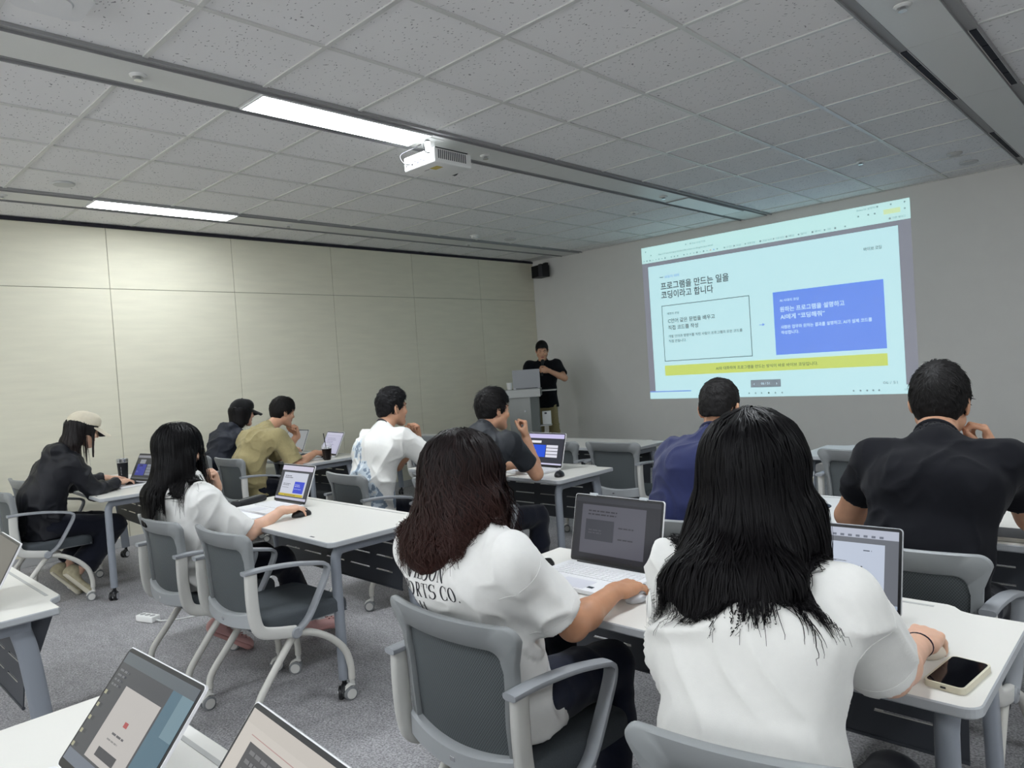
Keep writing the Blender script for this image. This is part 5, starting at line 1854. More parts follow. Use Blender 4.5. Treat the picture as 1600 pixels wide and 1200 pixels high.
def laptop(name_label, x, y, z, rz, tilt, W=0.355, D=0.24, H=0.225, screen=(), back=None, shell=None, keys=None, group='open laptops', lit=1.0, bezel_top=0.0):
    """Origin at the middle of the hinge; the base runs towards -y, the lid leans back by tilt degrees."""
    shell = shell or M_lap_white
    t = thing('laptop', name_label, 'laptop', (x, y, z), math.radians(rz), group)
    b = MB()
    b.prism(round_poly(W, D, 0.012), 0.002, 0.014, M=Matrix.Translation((0, -D / 2, 0)))
    for q in ((-1, -1), (1, -1), (-1, 1), (1, 1)):
        b.lathe([(0.007, 0), (0.007, 0.003)], n=8, c=(q[0] * (W / 2 - 0.03), -D / 2 + q[1] * (D / 2 - 0.03), 0))
    base = b.build('base', shell, t, smooth=40)
    kb = MB()
    rows, cols = 6, 15
    kw, kh = (W - 0.05) / cols, 0.105 / rows
    for r in range(rows):
        for c in range(cols):
            if r == rows - 1 and 4 <= c <= 8:
                if c == 4:
                    kb.box((-(W - 0.05) / 2 + kw * 6.5, -0.030 - kh * (r + .5), 0.0150), (kw * 5 - 0.003, kh - 0.003, 0.0022))
                continue
            kb.box((-(W - 0.05) / 2 + kw * (c + .5), -0.030 - kh * (r + .5), 0.0150), (kw - 0.003, kh - 0.003, 0.0022))
    kb.build('keyboard', keys or M_key, base)
    MB().box((0, -D + 0.048, 0.0142), (0.12, 0.075, 0.0008)).build('trackpad', M_pad, base)
    MB().tube([(-W * .4, 0, 0.012), (W * .4, 0, 0.012)], 0.007, n=8).build('hinge', M_bezel, base)
    a = math.radians(tilt)
    mb = MB()
    Mx = Matrix(((1, 0, 0), (0, 0, 1), (0, 1, 0))).to_4x4()      # outline in x-z, thickness along y
    mb.prism([(p[0], p[1] + H / 2) for p in round_poly(W, H, 0.010)][::-1], 0.0, 0.006, M=Mx)
    o = mb.build('lid', back or shell, t, smooth=40, loc=(0, 0.002, 0.014), rot=(-a, 0, 0))
    fb = MB()
    fb.prism([(p[0], p[1] + H / 2) for p in round_poly(W - 0.004, H - 0.004, 0.009)][::-1], -0.0010, 0.0002, M=Mx)
    fb.build('bezel', M_bezel, o)
    # the lit picture: rectangles in unit coordinates (x right, y up) from back to front
    sw, sh = W - 0.018, H - 0.026 - bezel_top
    mats, mi, sm = [], {}, MB()
    for k, (rx, ry, rw, rh, col) in enumerate(screen):
        key = tuple(col)
        if key not in mi:
            mi[key] = len(mats)
            mats.append(glow('lit_%d_%d_%d_%d' % (int(col[0]), int(col[1]), int(col[2]), int(lit * 100)), rgb(*col), lit))
        cx, cz = -sw / 2 + sw * (rx + rw / 2), 0.016 + sh * (ry + rh / 2)
        sm.box((cx, -0.0014 - 0.00012 * k, cz), (sw * rw, 0.0004, sh * rh), mi=mi[key])
    if screen:
        sm.build('screen', mats, o)
    return t, o

def lines(x, y, w, h, n, col, seed=0):
    """Rows of small word-length dashes."""
    rng = random.Random(seed)
    out = []
    for i in range(n):
        yy = y + h - (i + 0.75) * h / n
        xx = x
        end = x + w * rng.uniform(0.6, 1.0)
        while xx < end:
            ww = rng.uniform(0.02, 0.06)
            out.append((xx, yy, min(ww, end - xx), h / n * 0.42, col))
            xx += ww + 0.012
    return out

SLIDE = [(0, 0, 1, 1, (70, 72, 80)), (0, .86, 1, .14, (226, 222, 242)), (.10, .10, .80, .70, (222, 226, 240)), (0, 0, 1, .07, (214, 214, 236))]
SLIDE += lines(.16, .62, .34, .10, 2, (84, 84, 92), 1) + lines(.16, .40, .24, .08, 2, (96, 98, 110), 2) + lines(.16, .33, .30, .04, 1, (150, 152, 166), 3)
SLIDE += [(.54, .20, .32, .34, (62, 82, 226))] + lines(.57, .38, .22, .09, 2, (206, 214, 250), 4) + lines(.57, .30, .26, .05, 1, (166, 180, 246), 5) + [(.10, .10, .80, .07, (214, 192, 62))] + lines(.30, .115, .4, .035, 1, (120, 104, 40), 6)
DARK = [(0, 0, 1, 1, (50, 52, 62)), (0, .86, 1, .14, (206, 200, 240)), (.10, .70, .28, .08, (236, 236, 240)), (.10, .24, .42, .40, (34, 84, 222)), (0, 0, 1, .05, (214, 212, 240))]
DARK += [(.54, .24 + .105 * k, .32, .085, (226, 226, 238)) for k in range(4)] + lines(.13, .38, .18, .10, 2, (196, 210, 250), 7)
DARK2 = [(0, 0, 1, 1, (62, 64, 68)), (0, .86, 1, .10, (158, 160, 168)), (.16, .62, .24, .17, (166, 170, 178)), (.10, .14, .40, .46, (64, 72, 176)), (.18, .50, .16, .08, (40, 42, 120)), (0, 0, 1, .05, (100, 106, 112))]
DARK2 += [(.54, .16 + .115 * k, .30, .10, (146, 152, 164)) for k in range(4)] + lines(.13, .25, .12, .08, 2, (150, 160, 220), 8)
DOC = [(0, 0, 1, 1, (206, 206, 232)), (0, .88, 1, .12, (222, 222, 244)), (.10, .10, .80, .74, (214, 214, 238))] + lines(.16, .30, .62, .46, 6, (168, 168, 196), 9)
DIM = [(0, 0, 1, 1, (44, 45, 52)), (0, .92, 1, .08, (60, 62, 70)), (.08, .08, .76, .80, (104, 104, 116))] + lines(.16, .70, .42, .11, 2, (58, 58, 66), 10) + [(.14, .30, .34, .34, (66, 68, 78))] + lines(.18, .40, .2, .09, 2, (92, 92, 102), 11)
DIM += lines(.54, .52, .22, .05, 1, (64, 64, 72), 12) + lines(.54, .34, .26, .05, 1, (64, 64, 72), 13)
PALE = [(0, 0, 1, 1, (116, 120, 128)), (0, .88, 1, .12, (196, 202, 218)), (.06, .05, .84, .76, (206, 216, 234)), (0, 0, 1, .05, (176, 190, 210))]
PALE += lines(.74, .70, .10, .035, 1, (96, 104, 118), 14) + lines(.52, .48, .22, .04, 1, (60, 64, 74), 15) + lines(.52, .30, .24, .04, 1, (60, 64, 74), 16) + [(.50 + 0.06 * k, .89, .03, .03, (120, 126, 140)) for k in range(7)]
DIALOG = [(0, 0, 1, 1, (84, 86, 90)), (.74, 0, .26, .92, (92, 122, 138)), (.86, .55, .14, .37, (124, 152, 164)), (0, .90, 1, .10, (104, 112, 118)), (0, 0, .90, .10, (122, 130, 142)), (.22, .12, .50, .62, (202, 198, 194)), (.45, .46, .05, .045, (186, 92, 92))]
DIALOG += lines(.38, .36, .20, .04, 1, (96, 96, 100), 17) + lines(.36, .31, .22, .03, 1, (150, 148, 146), 18) + [(.33, .17, .26, .075, (78, 78, 82))] + lines(.04, .68, .14, .18, 4, (122, 124, 128), 19) + [(.02, .60 - .12 * k, .03, .035, (180, 178, 150)) for k in range(5)]
EDITOR = [(0, 0, 1, 1, (212, 206, 198)), (0, .90, 1, .10, (206, 200, 192)), (.12, .0, .88, .80, (84, 84, 86)), (.10, .84, .80, .006, (186, 150, 146))] + lines(.16, .40, .34, .38, 6, (122, 122, 124), 20)
TZ = 0.7197
laptop('laptop open before the woman in the beige cap, dark slide with a blue box', -6.02, 2.035, TZ, 8, 26, screen=DARK2, lit=0.62, keys=M_key_d)
laptop('laptop open beside the chin-resting woman, showing a small copy of the slide', -3.835, 2.085, TZ, 0, 22, screen=SLIDE, lit=0.75)
laptop('laptop open behind the iced coffee cup, showing a pale lavender page', -5.845, 3.60, TZ, -8, 26, W=0.36, screen=DOC, lit=0.70)
laptop('laptop open in front of the person in the black cap', -6.62, 3.68, TZ, 4, 24, screen=[(0, 0, 1, 1, (176, 180, 182))], lit=0.62)
laptop('laptop open beside the raised fist, its dark slide with blue and white boxes', -3.27, 3.675, TZ, -4, 16, W=0.36, H=0.235, screen=DARK, lit=0.92)
lw, lid = laptop('white laptop with a dim filtered screen in front of the wavy-haired woman', -1.455, 1.955, TZ, -1, 14, W=0.372, D=0.245, H=0.235, screen=DIM, lit=0.55)
# clips of the privacy filter over the screen
f = MB()
for sx in (-0.105, 0.105):
    f.box((sx, -0.001, 0.236), (0.030, 0.012, 0.010), bev=0.002)
f.build('filter_clips', mat('clip_clear', rgb(190, 196, 200), 0.2), lid)
MB().box((0.075, -0.213, 0.0146), (0.022, 0.014, 0.0006)).build('sticker', mat('sticker_dark', rgb(40, 48, 58), 0.4), lw)
laptop('laptop open in front of the straight-haired woman, showing a pale blue slide', -0.735, 1.945, TZ, 2, 17, W=0.345, H=0.222, screen=PALE, lit=0.80, shell=M_lap_silver, keys=M_key_d)
laptop('nearest laptop, grey screen with a pale dialog box, on the near table', -1.435, 0.355, TZ, 2, 40, W=0.335, H=0.232, screen=DIALOG, lit=0.80)
laptop('laptop cut by the bottom edge, pale screen with a dark text window', -0.975, 0.375, TZ, -4, 40, W=0.36, H=0.232, screen=EDITOR, lit=0.85)
laptop('laptop cut by the left edge of the frame, its screen dull brown-grey', -3.16, 0.50, TZ, -2, 28, W=0.355, H=0.228, screen=[(0, 0, 1, 1, (112, 108, 104))], lit=0.55)

# ------------------------------------------------------------------ small things on the tables
def mouse(label, x, y, rz, m=None, z=TZ):
    t = thing('computer_mouse', label, 'computer mouse', (x, y, z), math.radians(rz), 'computer mice on the tables')
    H = Field((-0.05, -0.08, -0.02), (0.05, 0.08, 0.06), 0.003)
    H.ell((0, 0, 0.006), (0.032, 0.056, 0.030), None, 0.001)
    H.half((0, 0, 0.0), (0, 0, -1), k=0.001)
    P, Q = H.mesh(1)
    b = mesh_obj('shell', P, Q, m or M_black, t)
    MB().lathe([(0.003, -0.004), (0.007, -0.003), (0.007, 0.003), (0.003, 0.004)], n=14, axis='x', c=(0, 0.028, 0.030)).build('scroll_wheel', mat('rubber_grey', rgb(60, 60, 64), 0.7), t)
    return t
mouse('black mouse under the hand of the woman in the beige cap', -5.915, 1.935, 20)
mouse('black mouse under the hand of the chin-resting woman', -3.452, 1.945, 0)
mouse('black mouse under the hand of the man in the olive shirt', -5.700, 3.500, 0)
mouse('black mouse lying free beside the fist-raising man’s laptop', -2.945, 3.465, 30)
mouse('pale mouse under the hand of the wavy-haired woman', -1.222, 1.765, 0, M_lap_silver)
mouse('pale mouse under the hand of the straight-haired woman', -0.460, 1.805, 0, mat('mouse_beige', rgb(196, 186, 172), 0.45))
# mouse on a round dark pad by the iced milk cup
t = thing('mouse_pad', 'round black mouse pad with a mouse on it, by the pale iced drink', 'mouse pad', (-1.262, 3.215, TZ))
MB().lathe([(0.072, 0.0), (0.074, 0.002), (0.072, 0.004)], n=36).build('pad', M_black, t)
mouse('black mouse on the round pad by the pale iced drink', -1.272, 3.225, 50, z=TZ + 0.004)

def phone(label, x, y, rz, case, z=TZ, th=0.0105):
    t = thing('smartphone', label, 'smartphone', (x, y, z), math.radians(rz))
    MB().prism(round_poly(0.078, 0.160, 0.013), 0.0, th).build('case', case, t, smooth=40)
    MB().prism(round_poly(0.069, 0.151, 0.010), th - 0.0002, th + 0.0006).build('screen', mat('phone_glass', rgb(8, 9, 14), 0.08, spec=0.5), t)
    MB().box((0, -0.0795, th / 2), (0.010, 0.003, 0.004)).build('charging_port', M_black, t)
    return t
phone('phone in a beige case lying face up beside the straight-haired woman’s mouse hand', -0.385, 1.695, -7, mat('case_beige', rgb(206, 200, 180), 0.5), th=0.013)
phone('dark phone lying beside the left hand of the wavy-haired woman', -1.745, 1.865, -38, M_black)

t = thing('pencil_case', 'black pencil case lying at the left of the chin-resting woman’s laptop', 'pencil case', (-4.13, 1.99, TZ), math.radians(24))
MB().box((0, 0, 0.018), (0.085, 0.235, 0.036), bev=0.014, seg=3).build('pouch', mat('pouch_black', rgb(26, 27, 31), 0.6), t, smooth=50)
MB().box((0.01, 0, 0.037), (0.006, 0.19, 0.003), bev=0.001).build('zip', M_chrome, t)
t = thing('paper_sheet', 'white sheet of paper under the arm of the chin-resting woman', 'paper', (-3.80, 1.86, TZ), math.radians(6))
MB().box((0, 0, 0.001), (0.297, 0.21, 0.002)).build('sheet', mat('paper_white', rgb(238, 238, 244), 0.7), t)
t = thing('notebook', 'dark spiral notebook with a pen between the man in olive and the black cap', 'notebook', (-6.20, 3.52, TZ), math.radians(-20))
MB().box((0, 0, 0.006), (0.15, 0.21, 0.012), bev=0.002).build('cover', mat('notebook_dark', rgb(58, 62, 66), 0.6), t)
mb = MB()
for k in range(12):
    mb.lathe([(0.0075, -0.0012), (0.0085, 0), (0.0075, 0.0012)], n=10, axis='y', c=(-0.075, -0.09 + 0.0164 * k, 0.008))
mb.build('spiral', M_chrome, t)
t = thing('pen', 'pen lying across the dark spiral notebook', 'pen', (-6.19, 3.53, TZ + 0.012), math.radians(40))
MB().tube([(0, -0.07, 0.005), (0, 0.05, 0.005), (0, 0.068, 0.005)], [0.0048, 0.0048, 0.002], n=10).build('barrel', mat('pen_grey', rgb(120, 126, 132), 0.4), t)

t = thing('tumbler', 'black tumbler with a steel rim beside the beige-capped woman’s laptop', 'tumbler', (-6.325, 2.01, TZ))
MB().lathe([(0.030, 0.0), (0.033, 0.004), (0.041, 0.150), (0.041, 0.152)], n=32).build('body', mat('tumbler_black', rgb(20, 22, 28), 0.4), t, smooth=40)
MB().lathe([(0.0412, 0.150), (0.0440, 0.153), (0.0445, 0.178), (0.042, 0.181), (0.039, 0.179), (0.038, 0.160)], n=32).build('steel_rim', M_chrome, t, smooth=40)
mb = MB()
for k in range(8):
    a_ = math.radians(-38)
    zz = 0.055 + 0.0085 * k
    rr = 0.0335 + (0.041 - 0.033) * zz / 0.15
    mb.box((rr * math.cos(a_), rr * math.sin(a_), zz), (0.0016, 0.0065 - 0.002 * (k % 3), 0.0055), rot=(0, 0, a_))
mb.build('lettering', mat('print_silver', rgb(150, 152, 158), 0.4), t)

M_clear = mat('clear_plastic', (0.93, 0.95, 0.96, 1), 0.08, alpha=0.16, spec=0.6)
def iced_cup(label, x, y, liquid, fill, rz, straw_lean):
    t = thing('iced_drink_cup', label, 'cup', (x, y, TZ), math.radians(rz))
    MB().lathe([(0.028, 0.0), (0.029, 0.001), (0.0455, 0.118), (0.0478, 0.120), (0.0478, 0.123), (0.0445, 0.121), (0.0275, 0.004)], n=36).build('cup', M_clear, t, smooth=40)
    r1 = 0.029 + (0.0455 - 0.029) * fill / 0.118 + 0.0005
    MB().lathe([(0.0285, 0.0012), (0.0297, 0.0016), (r1, fill), (r1 * .6, fill + 0.001)], n=36).build('drink', liquid, t, smooth=40)
    pr = [(0.0482, 0.119), (0.0485, 0.127), (0.044, 0.128)] + [(0.044 * math.cos(a), 0.128 + 0.030 * math.sin(a)) for a in [math.radians(q) for q in range(8, 75, 11)]] + [(0.010, 0.157)]
    MB().lathe(pr, n=36).build('lid', M_clear, t, smooth=50)
    sx, sy = straw_lean
    MB().tube([(-sx * .25, -sy * .25, fill * 0.4), (sx, sy, 0.235)], 0.0042, n=10).build('straw', mat('straw_black', rgb(22, 20, 22), 0.4), t)
    mb = MB()
    rnd = random.Random(4)
    for k in range(6):
        a = k * 1.05
        mb.box((0.024 * math.cos(a), 0.024 * math.sin(a), fill + 0.004), (0.020, 0.020, 0.016), rot=(rnd.random(), rnd.random(), a), bev=0.003)
    mb.build('ice', M_clear, t)
    return t
iced_cup('plastic cup of black iced coffee with a straw beside the olive-shirted man’s mouse', -5.575, 3.43, mat('coffee', rgb(20, 13, 11), 0.3), 0.100, 0, (-0.035, 0.0))
iced_cup('plastic cup of pale milky iced drink, part hidden behind straight black hair', -1.352, 3.345, mat('milky_drink', rgb(214, 205, 180), 0.4), 0.106, 0, (-0.04, 0.01))

t = thing('tablet', 'dark tablet lying flat at the right end of the black-shirted man’s table', 'tablet', (-0.475, 2.985, TZ), math.radians(2))
MB().box((0.02, 0, 0.008), (0.21, 0.15, 0.015), bev=0.003).build('case', mat('case_taupe', rgb(150, 146, 138), 0.5), t)
MB().box((0.02, 0, 0.0160), (0.205, 0.145, 0.002), bev=0.0005).build('cover', mat('cover_grey', rgb(72, 72, 74), 0.55), t)

t = thing('power_strip', 'white power strip lying on the carpet behind the chin-resting woman', 'power strip', (-4.80, 1.60, 0), math.radians(18))
MB().box((0, 0, 0.019), (0.150, 0.062, 0.038), bev=0.006, seg=3).build('body', mat('strip_white', rgb(232, 232, 230), 0.4), t, smooth=50)
mb = MB()
for k in (-1, 0, 1):
    mb.lathe([(0.017, 0.0375), (0.017, 0.0385)], n=20, c=(k * 0.044, 0, 0))
mb.build('sockets', mat('socket_grey', rgb(150, 150, 150), 0.5), t)
MB().tube(bez([(0.075, 0, 0.014), (0.13, 0.01, 0.010), (0.22, 0.10, 0.005), (0.30, 0.25, 0.005), (0.30, 0.55, 0.005), (0.1, 0.95, 0.005)], 8), 0.0045, n=8).build('cable', mat('cable_white', rgb(214, 214, 212), 0.5), t, smooth=60)

t = thing('backpack', 'dark grey backpack standing on the floor under the coffee cup table', 'backpack', (-6.95, 4.20, 0), math.radians(20))
H = Field((-0.25, -0.2, -0.05), (0.25, 0.2, 0.5), 0.01)
H.slabcone((0, 0, 0.10), (0, 0.02, 0.30), (0.165, 0.10), (0.135, 0.075), (1, 0, 0), 0.02)
H.slabcone((0, -0.09, 0.09), (0, -0.08, 0.18), (0.12, 0.05), (0.11, 0.04), (1, 0, 0), 0.02)
H.half((0, 0, 0.0), (0, 0, -1))
P, Q = H.mesh(2)
bk = mesh_obj('bag', P, Q, cloth('bag_grey', rgb(64, 66, 68), 0.8), t)
MB().tube(bez([(-0.05, 0.03, 0.37), (-0.05, 0.03, 0.42), (0, 0.03, 0.445), (0.05, 0.03, 0.42), (0.05, 0.03, 0.37)], 6), 0.009, n=8).build('handle', cloth('bag_black', rgb(30, 30, 32), 0.8), t, smooth=60)
MB().tube(bez([(0.15, -0.02, 0.30), (0.20, -0.10, 0.20), (0.22, -0.14, 0.08), (0.16, -0.10, 0.02)], 6), 0.008, n=8).build('strap', cloth('bag_black', rgb(30, 30, 32), 0.8), t, smooth=60)

# ring and hair tie
bD, ptD, JD, (px, py) = PEOPLE['straight']
wR, hdv = np.array(JD['wR']) + np.array((px, py, 0)), unit(JD['Rhand']['d'])
eR = np.array(JD['eR']) + np.array((px, py, 0))
ax = unit(wR - eR)
c = wR - ax * 0.012
pts = []
s1 = unit(np.cross(ax, (0, 0, 1))); s2 = np.cross(s1, ax)
for k in range(25):
    a = 2 * math.pi * k / 24
    pts.append(tuple(c + s1 * math.cos(a) * 0.0295 + s2 * math.sin(a) * 0.0265 + ax * 0.006 * math.cos(a)))
tie = MB().tube(pts, 0.0017, n=8, cap=False).build('hair_tie', mat('tie_purple_black', rgb(34, 22, 44), 0.6))
tag(tie, 'dark hair tie around the right wrist of the straight-haired woman', 'hair tie')

# ------------------------------------------------------------------ lectern, its laptop and cup, the microphone
M_steel = mat('lectern_steel', rgb(128, 130, 128), 0.38, metal=0.55, noise=0.05, nscale=4, stretch=(1, 1, 0.1))
M_steel2 = mat('lectern_steel_light', rgb(168, 170, 168), 0.42, metal=0.3)
LX, LY, LR = -6.23, 6.72, 38
t = thing('lectern', 'grey metal lectern in the corner in front of the standing speaker', 'lectern', (LX, LY, 0), math.radians(LR))
MB().box((0, 0, 0.02), (0.50, 0.42, 0.04), bev=0.006).build('base', M_steel, t)
mb = MB()
mb.prism([(-0.17, -0.13), (0.10, -0.16), (0.20, -0.10), (0.20, 0.12), (-0.17, 0.12)], 0.04, 1.04)
mb.build('column', M_steel, t)
MB().prism([(-0.235, -0.20), (0.235, -0.20), (0.235, 0.20), (-0.235, 0.20)], 1.04, 1.135).build('top', M_steel, t)
MB().box((0.0, -0.204, 1.085), (0.47, 0.008, 0.10), bev=0.002).build('front_lip', M_steel2, t)
MB().box((0.33, 0.05, 1.10), (0.20, 0.26, 0.012), bev=0.003).build('side_tray', M_steel2, t)
MB().box((0.27, 0.02, 0.66), (0.15, 0.20, 0.012), bev=0.003).build('side_shelf', M_steel2, t)
MB().lathe([(0.008, 0), (0.010, 0.006)], n=12, axis='y', c=(0.03, -0.158, 0.86)).build('lock', M_chrome, t)
def on_lectern(x, y, z):
    a = math.radians(LR)
    return (LX + x * math.cos(a) - y * math.sin(a), LY + x * math.sin(a) + y * math.cos(a), z)
p = on_lectern(0.06, -0.05, 1.135)
laptop('silver laptop on the lectern, the back of its lid towards us', p[0], p[1], p[2], LR + 184, 16, W=0.345, H=0.24, screen=[(0, 0, 1, 1, (200, 206, 214))], lit=0.6, shell=M_lap_silver, keys=M_key_d)
p = on_lectern(-0.165, 0.02, 1.135)
t = thing('paper_cup', 'small white cup on the left of the lectern top', 'cup', p)
MB().lathe([(0.030, 0.0), (0.038, 0.085), (0.040, 0.087), (0.038, 0.089), (0.036, 0.086), (0.029, 0.004)], n=28).build('cup', mat('cup_white', rgb(228, 228, 226), 0.5), t, smooth=40)
p = on_lectern(0.285, 0.02, 0.667)
t = thing('control_box', 'white control box standing on the lectern’s side shelf', 'control box', p, math.radians(LR))
MB().box((0, 0, 0.085), (0.11, 0.09, 0.17), bev=0.006).build('case', mat('box_white', rgb(206, 208, 206), 0.45), t)
MB().box((-0.01, -0.0455, 0.145), (0.03, 0.002, 0.022)).build('badge', M_key_d, t)

bP, ptP, JP, (px, py) = PEOPLE['presenter']
a = math.radians(212)
def pres(v):
    return (px + v[0] * math.cos(a) - v[1] * math.sin(a), py + v[0] * math.sin(a) + v[1] * math.cos(a), v[2])
tips, _ = JP['tipsL']
hc = np.mean(np.array(tips), 0) * 0.5 + (np.array(JP['wL']) + unit(JP['Lhand']['d']) * 0.085) * 0.5
mouth = np.array(JP['head']) + JP['HR'] @ np.array((0, 0.118, -0.075))
axm = unit(mouth - hc)
lo_, hi_ = hc - axm * 0.09, mouth - axm * 0.02
t = thing('microphone', 'black handheld microphone at the standing speaker’s mouth', 'microphone')
MB().tube([pres(lo_), pres(lo_ + axm * 0.02), pres(hi_ - axm * 0.045)], [0.011, 0.012, 0.016], n=16).build('handle', M_black, t, smooth=60)
MB().tube([pres(hi_ - axm * 0.05), pres(hi_ - axm * 0.035), pres(hi_ - axm * 0.015), pres(hi_), pres(hi_ + axm * 0.008)], [0.016, 0.024, 0.026, 0.020, 0.008], n=18).build('grille', mat('mic_grille', rgb(44, 44, 48), 0.35, metal=0.6), t, smooth=60)

# ------------------------------------------------------------------ projector and ceiling fittings
M_proj = mat('projector_white', rgb(230, 230, 228), 0.4, spec=0.45)
t = thing('projector', 'white projector hanging under the ceiling strip beside the lit panel', 'projector', (-3.72, 3.315, ZC))
MB().box((0, 0, -0.150), (0.320, 0.335, 0.095), bev=0.010, seg=3).build('housing', M_proj, t, smooth=50)
mb = MB()
mb.box((0, -0.06, -0.013), (0.16, 0.12, 0.006))
mb.box((0, -0.06, -0.06), (0.055, 0.04, 0.095))
mb.box((0, -0.06, -0.098), (0.12, 0.14, 0.008))
mb.build('mount', M_proj, t)
mb = MB()
for k in range(15):
    mb.box((0.1608, -0.130 + 0.017 * k, -0.142), (0.002, 0.009, 0.058))
mb.build('vent_slots', mat('vent_dark', rgb(92, 92, 96), 0.6), t)
MB().box((0.150, -0.01, -0.101), (0.022, 0.29, 0.006), bev=0.002).build('top_seal', M_black, t)
mb = MB()
mb.lathe([(0.045, 0.0), (0.045, 0.03), (0.036, 0.032), (0.032, 0.02)], n=28, axis='y', c=(-0.04, 0.165, -0.150))
mb.build('lens_ring', M_black, t)
MB().box((0.05, -0.06, -0.1985), (0.075, 0.055, 0.0015)).build('warning_label', mat('label_yellow', rgb(196, 176, 92), 0.6), t)
mb = MB()
for k in range(7):
    mb.box((-0.13 + 0.03 * k, -0.1685, -0.165 + 0.012 * (k % 2)), (0.018, 0.002, 0.010))
mb.build('ports', M_key_d, t)
MB().box((-0.03, -0.075, -0.1982), (0.05, 0.006, 0.001)).build('maker_mark', M_key_d, t)
mb = MB()
mb.tube(bez([(0.12, -0.168, -0.135), (0.12, -0.21, -0.13), (0.10, -0.21, -0.07), (0.05, -0.14, -0.03), (0.03, -0.08, -0.012)], 6), 0.004, n=8)
mb.tube(bez([(-0.06, -0.168, -0.165), (-0.10, -0.21, -0.16), (-0.15, -0.20, -0.09), (-0.11, -0.12, -0.04), (-0.05, -0.08, -0.012)], 6), 0.004, n=8)
mb.build('cables', M_black, t, smooth=60)

def sprinkler(label, x, y):
    t = thing('sprinkler', label, 'sprinkler', (x, y, ZC - 0.010), group='ceiling sprinklers')
    MB().lathe([(0.040, 0.0), (0.040, -0.004), (0.026, -0.012), (0.018, -0.010)], n=28).build('rose', mat('rose_white', rgb(222, 222, 220), 0.4), t, smooth=40)
    MB().lathe([(0.012, -0.008), (0.014, -0.022), (0.020, -0.024), (0.020, -0.027)], n=20).build('head', M_chrome, t, smooth=40)
sprinkler('ceiling sprinkler left of the lit panel nearest the projector, in the same strip', -3.735, 1.40)
sprinkler('ceiling sprinkler in the strip just beyond the projector', -3.735, 3.80)
sprinkler('ceiling sprinkler in the right hand strip at the top edge of the frame', -0.945, 3.80)
sprinkler('ceiling sprinkler in the far left strip beyond its lit panel', -6.525, 3.77)
sprinkler('ceiling sprinkler in the far left strip at the left edge of the frame', -6.525, 1.385)
sprinkler('ceiling sprinkler in the far left strip near the wall speaker', -6.525, 6.23)
sprinkler('ceiling sprinkler in the strip above the projected slide', -3.735, 6.24)
sprinkler('ceiling sprinkler in a tile above the right end of the slide', -2.05, 6.68)
sprinkler('ceiling sprinkler in a tile above the left end of the slide', -4.32, 6.60)
def disc(label, x, y, r=0.075, cat='ceiling speaker'):
    t = thing(cat.replace(' ', '_'), label, cat, (x, y, ZC + 0.004))
    MB().lathe([(r, 0.0), (r, -0.006), (r * .92, -0.012), (r * .3, -0.014)], n=36).build('grille', mat('disc_grey', rgb(196, 197, 196), 0.5), t, smooth=40)
disc('round ceiling speaker in the tiles before the far left lit panel', -6.02, 1.67)
disc('round ceiling speaker in the tiles near the wall speaker', -6.10, 6.54)
disc('round ceiling speaker by the front wall at the right', -1.45, 7.72)
t = thing('smoke_detector', 'smoke detector on the ceiling tiles near the far left strip', 'smoke detector', (-6.12, 5.95, ZC + 0.004))
MB().lathe([(0.055, 0.0), (0.055, -0.012), (0.042, -0.018), (0.038, -0.034), (0.020, -0.044), (0.005, -0.045)], n=32).build('body', mat('detector_white', rgb(224, 224, 222), 0.45), t, smooth=40)
t = thing('smoke_detector', 'smoke detector on the ceiling tiles right of the slide', 'smoke detector', (-1.46, 7.23, ZC + 0.004))
MB().lathe([(0.060, 0.0), (0.060, -0.010), (0.045, -0.016), (0.040, -0.024), (0.010, -0.028)], n=32).build('body', mat('detector_grey', rgb(190, 190, 188), 0.45), t, smooth=40)
t = thing('access_point', 'white wireless access point on the ceiling at the top left corner of the frame', 'wireless access point', (-3.19, 0.90, ZC + 0.003))
MB().prism(round_poly(0.25, 0.25, 0.05), -0.030, 0.0).build('body', mat('ap_white', rgb(222, 222, 224), 0.4), t, smooth=40)
MB().lathe([(0.07, -0.030), (0.065, -0.036), (0.03, -0.037)], n=32).build('dome', mat('ap_white', rgb(222, 222, 224), 0.4), t, smooth=40)
# slot air outlets in the right strip channels
for label, x, y0_, y1_ in (('slot air outlet in the right strip, nearer one on its left channel', -1.107, 4.42, 5.60), ('slot air outlet in the right strip, nearer one on its right channel', -0.783, 4.42, 5.60), ('slot air outlet in the right strip, far one on its left channel', -1.107, 6.76, 7.92)):
    t = thing('air_outlet', label, 'air vent', (x, (y0_ + y1_) / 2, ZC - 0.002), group='slot air outlets')
    L = y1_ - y0_
    mb, m2 = MB(), MB()
    for k in range(4):
        mb.box((0, -L / 2 + L * (k + .5) / 4, 0.0), (0.034, L / 4 - 0.012, 0.004))
    for s in (-1, 1):
        m2.box((s * 0.020, 0, 0), (0.004, L, 0.006))
    mb.build('slots', mat('vent_black', rgb(30, 30, 40), 0.7), t)
    m2.build('frame', M_strip, t)

